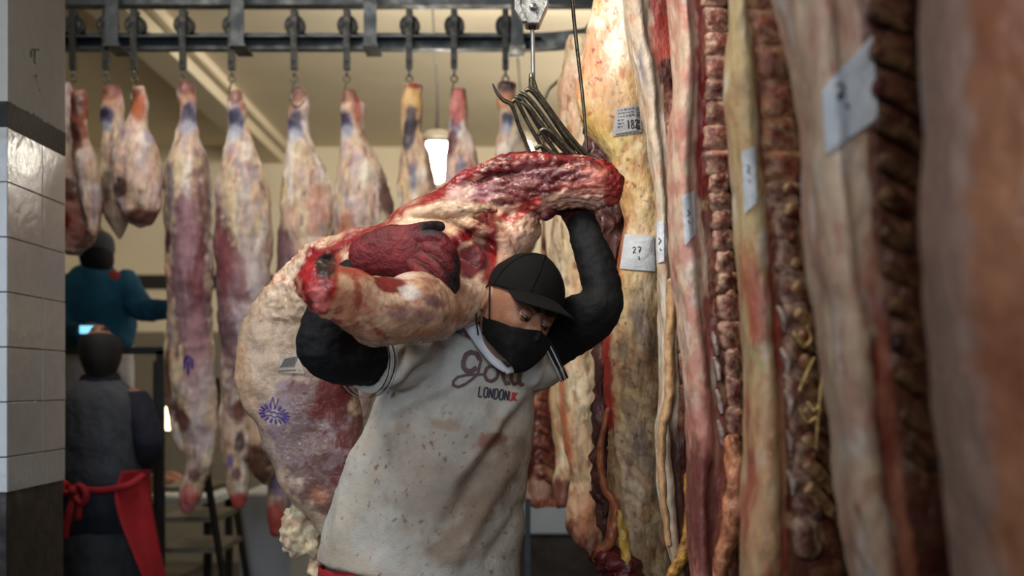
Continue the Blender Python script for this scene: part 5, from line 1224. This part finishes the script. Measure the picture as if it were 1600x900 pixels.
cloth('shirt_tail', [[(160, 750, D1, 64, .14), (160, 790, D1, 66, .14), (161, 830, D1, 68, .14)]], M['navy'], .009, .010, w1)
cloth('trousers', [[(161, 815, D1, 64, .135), (161, 900, D1, 70, .145), (161, 980, D1, 66, .14)], [(a, b, c, r * 1.25, rb * 1.2) for a, b, c, r, rb in lg1[:-1]], [(a, b, c, r * 1.25, rb * 1.2) for a, b, c, r, rb in lg2[:-1]]], M['jeans'], .010, .014, w1)
# apron: wraps the front, one edge showing on the right; waist tie and bow
V = []; n = 26; m = 26
c0 = P(160, 0, D1)[0]
for j in range(m + 1):
    py = 735 + (1130 - 735) * j / m; z_ = P(0, py, D1)[2]; t = j / m
    for i in range(n + 1):
        a = math.radians((78 - 48 * (1 - min(1, t * 2.2)) * 0 + 0) - 14 * math.sin(t * 2.2) * 1.0 - (i / n) * (156 - 0)); rx = .172 + .07 * t
        a = math.radians(2) + (i / n) * math.radians(176)
        V.append((c0 + rx * math.cos(a), D1 + (.165 + .04 * t) * math.sin(a), z_ + (.045 if i == 0 else 0) * 0))
V = np.array(V)
thick('apron', V, [(j * (n + 1) + i, j * (n + 1) + i + 1, (j + 1) * (n + 1) + i + 1, (j + 1) * (n + 1) + i) for j in range(m) for i in range(n)], M['red_cloth'], w1, .004)
# right edge panel pulled round towards the back
def sheet(rows, name, mtl, parent, d, sub=10, thick_=.004, wav=.006):
    """rows of (xl, xr, y, dl, dr)"""
    r = catmull(rows, 6); V = []
    for a in r:
        for i in range(sub + 1):
            t = i / sub; p_ = P(a[0] * (1 - t) + a[1] * t, a[2], d); p_[1] = a[3] * (1 - t) + a[4] * t + wav * math.sin(t * 9 + a[2] * .02); V.append(tuple(p_))
    return thick(name, np.array(V), [(j * (sub + 1) + i, j * (sub + 1) + i + 1, (j + 1) * (sub + 1) + i + 1, (j + 1) * (sub + 1) + i) for j in range(len(r) - 1) for i in range(sub)], mtl, parent, thick_)
sheet([(196, 222, 735, 5.24, 5.40), (188, 226, 770, 5.22, 5.38), (196, 234, 810, 5.22, 5.36), (212, 243, 850, 5.22, 5.34), (226, 250, 885, 5.22, 5.34), (240, 258, 930, 5.24, 5.36), (250, 262, 1000, 5.28, 5.36)], 'apron_edge', M['red_cloth'], w1, 5.3)
link('apron_tie', mk(*joinm([tube([(88, 768, 5.3, 5, .006), (120, 765, 5.235, 5.5, .006), (160, 766, 5.225, 5.5, .006), (200, 758, 5.235, 5.5, .006), (224, 742, 5.30, 5, .006)], 10, 5, .8)])), M['red_cloth'], w1)
link('apron_bow', mk(*joinm([tube([(112, 766, 5.21, 4, .010), (101, 755, 5.19, 6, .010), (98, 768, 5.18, 5, .010), (112, 770, 5.19, 5, .012)], 10, 4, .8), tube([(112, 766, 5.21, 6, .014), (126, 760, 5.19, 6, .012), (134, 774, 5.18, 6, .012), (128, 788, 5.18, 5, .010), (114, 774, 5.19, 5, .012)], 10, 4, .8), ellipsoid(P(113, 768, 5.19), (.02, .02, .022)),
    tube([(114, 770, 5.19, 4, .006), (110, 795, 5.18, 6, .006), (104, 822, 5.18, 6, .006), (102, 842, 5.18, 5, .006)], 8, 4, .5), tube([(118, 770, 5.19, 4, .006), (124, 790, 5.18, 5, .006), (122, 812, 5.18, 5, .006)], 8, 4, .5)])), M['red_cloth'], w1)
for fx in (130, 192):
    a = P(fx, 0, D1)[0]; link('boot', mk(*tube_w([(a, D1 - .09, .055, .045, .05), (a, D1 + .03, .055, .055, .05), (a, D1 + .19, .04, .045, .035)], 16, 3, .8, (0, 0, 1))), M['cap'], w1)

# --- worker in teal on the platform
D2 = 6.55; DK = .62
w2 = empty('person', (P(150, 0, D2)[0], D2, DK), 'person in teal sweatshirt and dark mask on the platform, arm reaching to a hanging carcass', 'person')
yk = HOR - (DK - EYE) * F / D2
head = [(152, 430, D2 - .02, 17, .05), (151, 412, D2 - .01, 23, .07), (150, 390, D2, 27, .082), (149, 372, D2, 24, .078), (148, 362, D2, 14, .05)]
tor = [(150, 640, D2, 46, .12), (150, 590, D2, 50, .12), (150, 540, D2, 50, .12), (150, 480, D2, 56, .12), (150, 440, D2, 52, .11), (150, 420, D2, 26, .07)]
aR = [(190, 440, D2, 19, .055), (210, 466, D2 - .06, 18, .05), (226, 484, D2 - .12, 16, .045), (250, 486, D2 - .22, 13, .036), (272, 484, D2 - .32, 11, .03), (282, 480, D2 - .36, 12, .018)]
aL = [(108, 440, D2, 19, .055), (92, 480, D2 - .05, 18, .05), (94, 512, D2 - .16, 15, .045), (112, 518, D2 - .30, 12, .036), (128, 516, D2 - .38, 10, .03), (136, 516, D2 - .41, 11, .018)]
l1 = [(130, 620, D2, 27, .08), (128, 720, D2, 23, .065), (126, yk - 20, D2, 14, .045), (126, yk - 12, D2, 14, .04)]; l2 = [(176, 620, D2, 27, .08), (184, 720, D2, 23, .065), (190, yk - 20, D2, 14, .045), (190, yk - 12, D2, 14, .04)]
fz = []
for fx in (126, 190):
    a = P(fx, 0, D2)[0]; fz.append(tube_w([(a, D2 + .07, DK + .04, .035, .035), (a, D2 - .03, DK + .04, .042, .038), (a, D2 - .17, DK + .03, .035, .025)], 14, 3, .8, (0, 0, 1)))
me = remeshed([tube(r, 18, 4, .8) for r in (head, [(a, b, c, q * .88, w_ * .88) for a, b, c, q, w_ in tor], *[[(a, b, c, q * .85, w_ * .8) for a, b, c, q, w_ in g] for g in (aR, aL)], l1, l2)] + fz + finger_set(P(282, 480, D2 - .37), (.05, -.05, -.01), (.002, 0, .018)) + finger_set(P(136, 516, D2 - .42), (.06, -.04, 0), (0, .004, .018)), .007, 2)
finish('body', me, M['skin'], w2, p1, None, D2)
cloth('teal_sweatshirt', [[(152, 546, D2, 58, .15), (150, 520, D2, 60, .155), (150, 480, D2, 62, .15), (150, 450, D2, 58, .135), (150, 430, D2, 44, .11), (151, 418, D2, 26, .08)]] + [[(a, b, c, r * 1.25, rb * 1.22) for a, b, c, r, rb in q[:-1]] for q in (aR, aL)], M['teal'], .009, .016, w2, (7, 7, 7))
lo_ = np.array(on_surface(bvh_of([c for c in w2.children if c.name.startswith('teal')][0]), 178, 432, 0))
link('chest_badge', mk(*joinm([ellipsoid(lo_, (.028, .012, .03), 18, 10), ])), M['print_red'], w2)
link('beanie', mk(*tube([(150, 392, D2, 29, .09), (149, 376, D2, 28, .09), (148, 364, D2, 20, .07), (148, 358, D2, 10, .04)], 22, 4, .8)), M['vest'], w2)
link('face_mask', mk(*tube([(152, 424, D2 - .03, 20, .07), (152, 412, D2 - .03, 25, .085), (151, 402, D2 - .02, 26, .088)], 22, 4, .6)), M['mask'], w2)
cloth('white_trousers', [[(152, 540, D2, 54, .13), (152, 600, D2, 58, .14), (152, 640, D2, 54, .14)], [(a, b, c, r * 1.3, rb * 1.25) for a, b, c, r, rb in l1[:-1]], [(a, b, c, r * 1.3, rb * 1.25) for a, b, c, r, rb in l2[:-1]]], M['white_cloth'], .010, .012, w2)
for fx in (126, 190):
    a = P(fx, 0, D2)[0]; link('boot', mk(*tube_w([(a, D2 + .09, DK + .05, .045, .05), (a, D2 - .03, DK + .05, .055, .05), (a, D2 - .19, DK + .04, .045, .035)], 16, 3, .8, (0, 0, 1))), M['cap'], w2)
ph = link('blue_glow', bevmesh(box(*[v for q in zip(P(124, 521, D2 - .50), P(152, 509, D2 - .485)[[0, 1, 2]] + [0, .0, 0]) for v in q]), .002), M['spot'])  # emissive pale blue box in front of the sweatshirt
tag(ph, 'small glowing pale blue screen in front of the teal sweatshirt', 'phone')

# platform ladder
LDd = 6.2
ld = empty('platform_ladder', (P(250, 0, LDd)[0], LDd, 0), 'dark steel platform ladder with handrail behind the man in the red apron', 'ladder')
def post(px, d, z0, z1, r=.016, name='post'):
    x_ = P(px, 0, d)[0]; link(name, mk(*box(x_ - r, x_ + r, d - r, d + r, z0, z1), False), M['ladder'], ld)
zr = P(0, 548, LDd)[2]
post(251, LDd, 0, zr); post(96, LDd, 0, zr); 
for px in (251, 96): post(px * .93 + 56 * .93 * 0 + 12, 6.95, 0, zr * .98)
x0_, x1_ = P(96, 0, LDd)[0], P(251, 0, LDd)[0]
link('handrail', mk(*box(x0_ - .016, x1_ + .016, LDd - .016, LDd + .016, zr - .016, zr + .016), False), M['ladder'], ld)
link('deck', mk(*box(x0_ - .25, x1_ + .02, LDd + .05, 6.97, DK - .035, DK), False), M['tread'], ld)
def slant(a, b, r=.016, name='stringer'):
    link(name, mk(*tube_w([(*a, r, r), (*b, r, r)], 4, 1, 0), False), M['ladder'], ld)
xe = P(400, 0, LDd)[0]
for dd_ in (LDd, LDd + .5):
    slant(P(300, 590, LDd) * [1, 0, 1] + [0, dd_, 0], np.array([P(385, 0, LDd)[0], dd_, 0.0]))
for i, py in enumerate((640, 700, 765, 812, 860)):
    z_ = P(0, py, LDd)[2]; xs = P(300 + (py - 590) * .155, 0, LDd)[0]
    link('tread', mk(*box(x1_, xs + .01, LDd - .0, LDd + .5, z_ - .012, z_ + .012), False), M['tread'] if py > 700 else M['ladder'], ld) if py > 740 else None

# things beyond the row
tb_ = empty('work_table', (P(262, 0, 7.6)[0], 7.6, 0), 'pale table beyond the ladder with a lump of meat on it', 'table')
tz = P(0, 772, 7.6)[2]; tx0, tx1 = P(205, 0, 7.6)[0], P(352, 0, 7.6)[0]
link('tabletop', mk(*box(tx0, tx1, 7.35, 8.0, tz - .03, tz), False), M['white_plastic'], tb_)
for x_ in (tx0 + .05, tx1 - .05):
    for y_ in (7.4, 7.95): link('leg', mk(*box(x_ - .02, x_ + .02, y_ - .02, y_ + .02, 0, tz - .03), False), M['ladder'], tb_)
me = remeshed([tube([(232, 760, 7.5, 10, .05), (250, 754, 7.5, 16, .07), (272, 752, 7.5, 16, .07), (284, 758, 7.5, 10, .05)], 16, 4, .8)], .012, 2)
o = finish('meat_lump', me, M['meat'], None, lambda p: (p.base(rgb(196, 150, 122)), p.noise(rgb(140, 70, 58), 14, .1, .2, .8, 3)), lambda V, N: .02 * fbm(V, 12, 3, 5), 7.5)
tag(o, 'lump of pale meat lying on the far table behind the ladder post', 'meat')
bx_ = empty('work_lamp', P(238, 655, 8.6), 'bright warm glowing lamp box low on the left behind the ladder', 'lamp')
a = P(205, 672, 8.6); b = P(286, 636, 8.6)
link('housing', mk(*box(a[0] - .02, b[0] + .02, 8.61, 8.68, a[2] - .02, b[2] + .02), False), M['ladder'], bx_)
link('diffuser', bevmesh(box(a[0], b[0], 8.58, 8.62, a[2], b[2]), .01), M['panel_glow'], bx_)
link('bracket', mk(*box(a[0] + .1, a[0] + .14, 8.62, 8.66, 0, a[2]), False), M['ladder'], bx_)
# pale bin in the middle
a = P(372, 864, 7.0); b = P(424, 770, 7.0)
o = link('pale_bin', bevmesh(box(a[0], b[0] + .1, 7.0, 7.6, 0, b[2]), .02), M['white_plastic']); tag(o, 'pale upright bin standing behind the hanging hoofs', 'bin')
# cabinet and sheet at right of centre
a = P(826, 835, 7.2); b = P(905, 740, 7.2)
cb_ = empty('counter', (a[0], 7.2, 0), 'counter with a pale blue front panel under the dark rib rack', 'counter')
link('base', mk(*box(a[0] - .5, b[0] + .6, 7.25, 7.9, 0, a[2]), False), M['dark_base'], cb_)
link('front_panel', bevmesh(box(a[0] - .5, b[0] + .6, 7.2, 7.9, a[2], b[2]), .01), M['white_plastic'], cb_)
o = link('grey_pole', mk(*box(P(820, 0, 5.0)[0], P(829, 0, 5.0)[0], 5.0, 5.02, 0, P(0, 780, 5.0)[2]), False), M['steel']); tag(o, 'thin grey pole standing just right of the white shirt hem', 'pole')
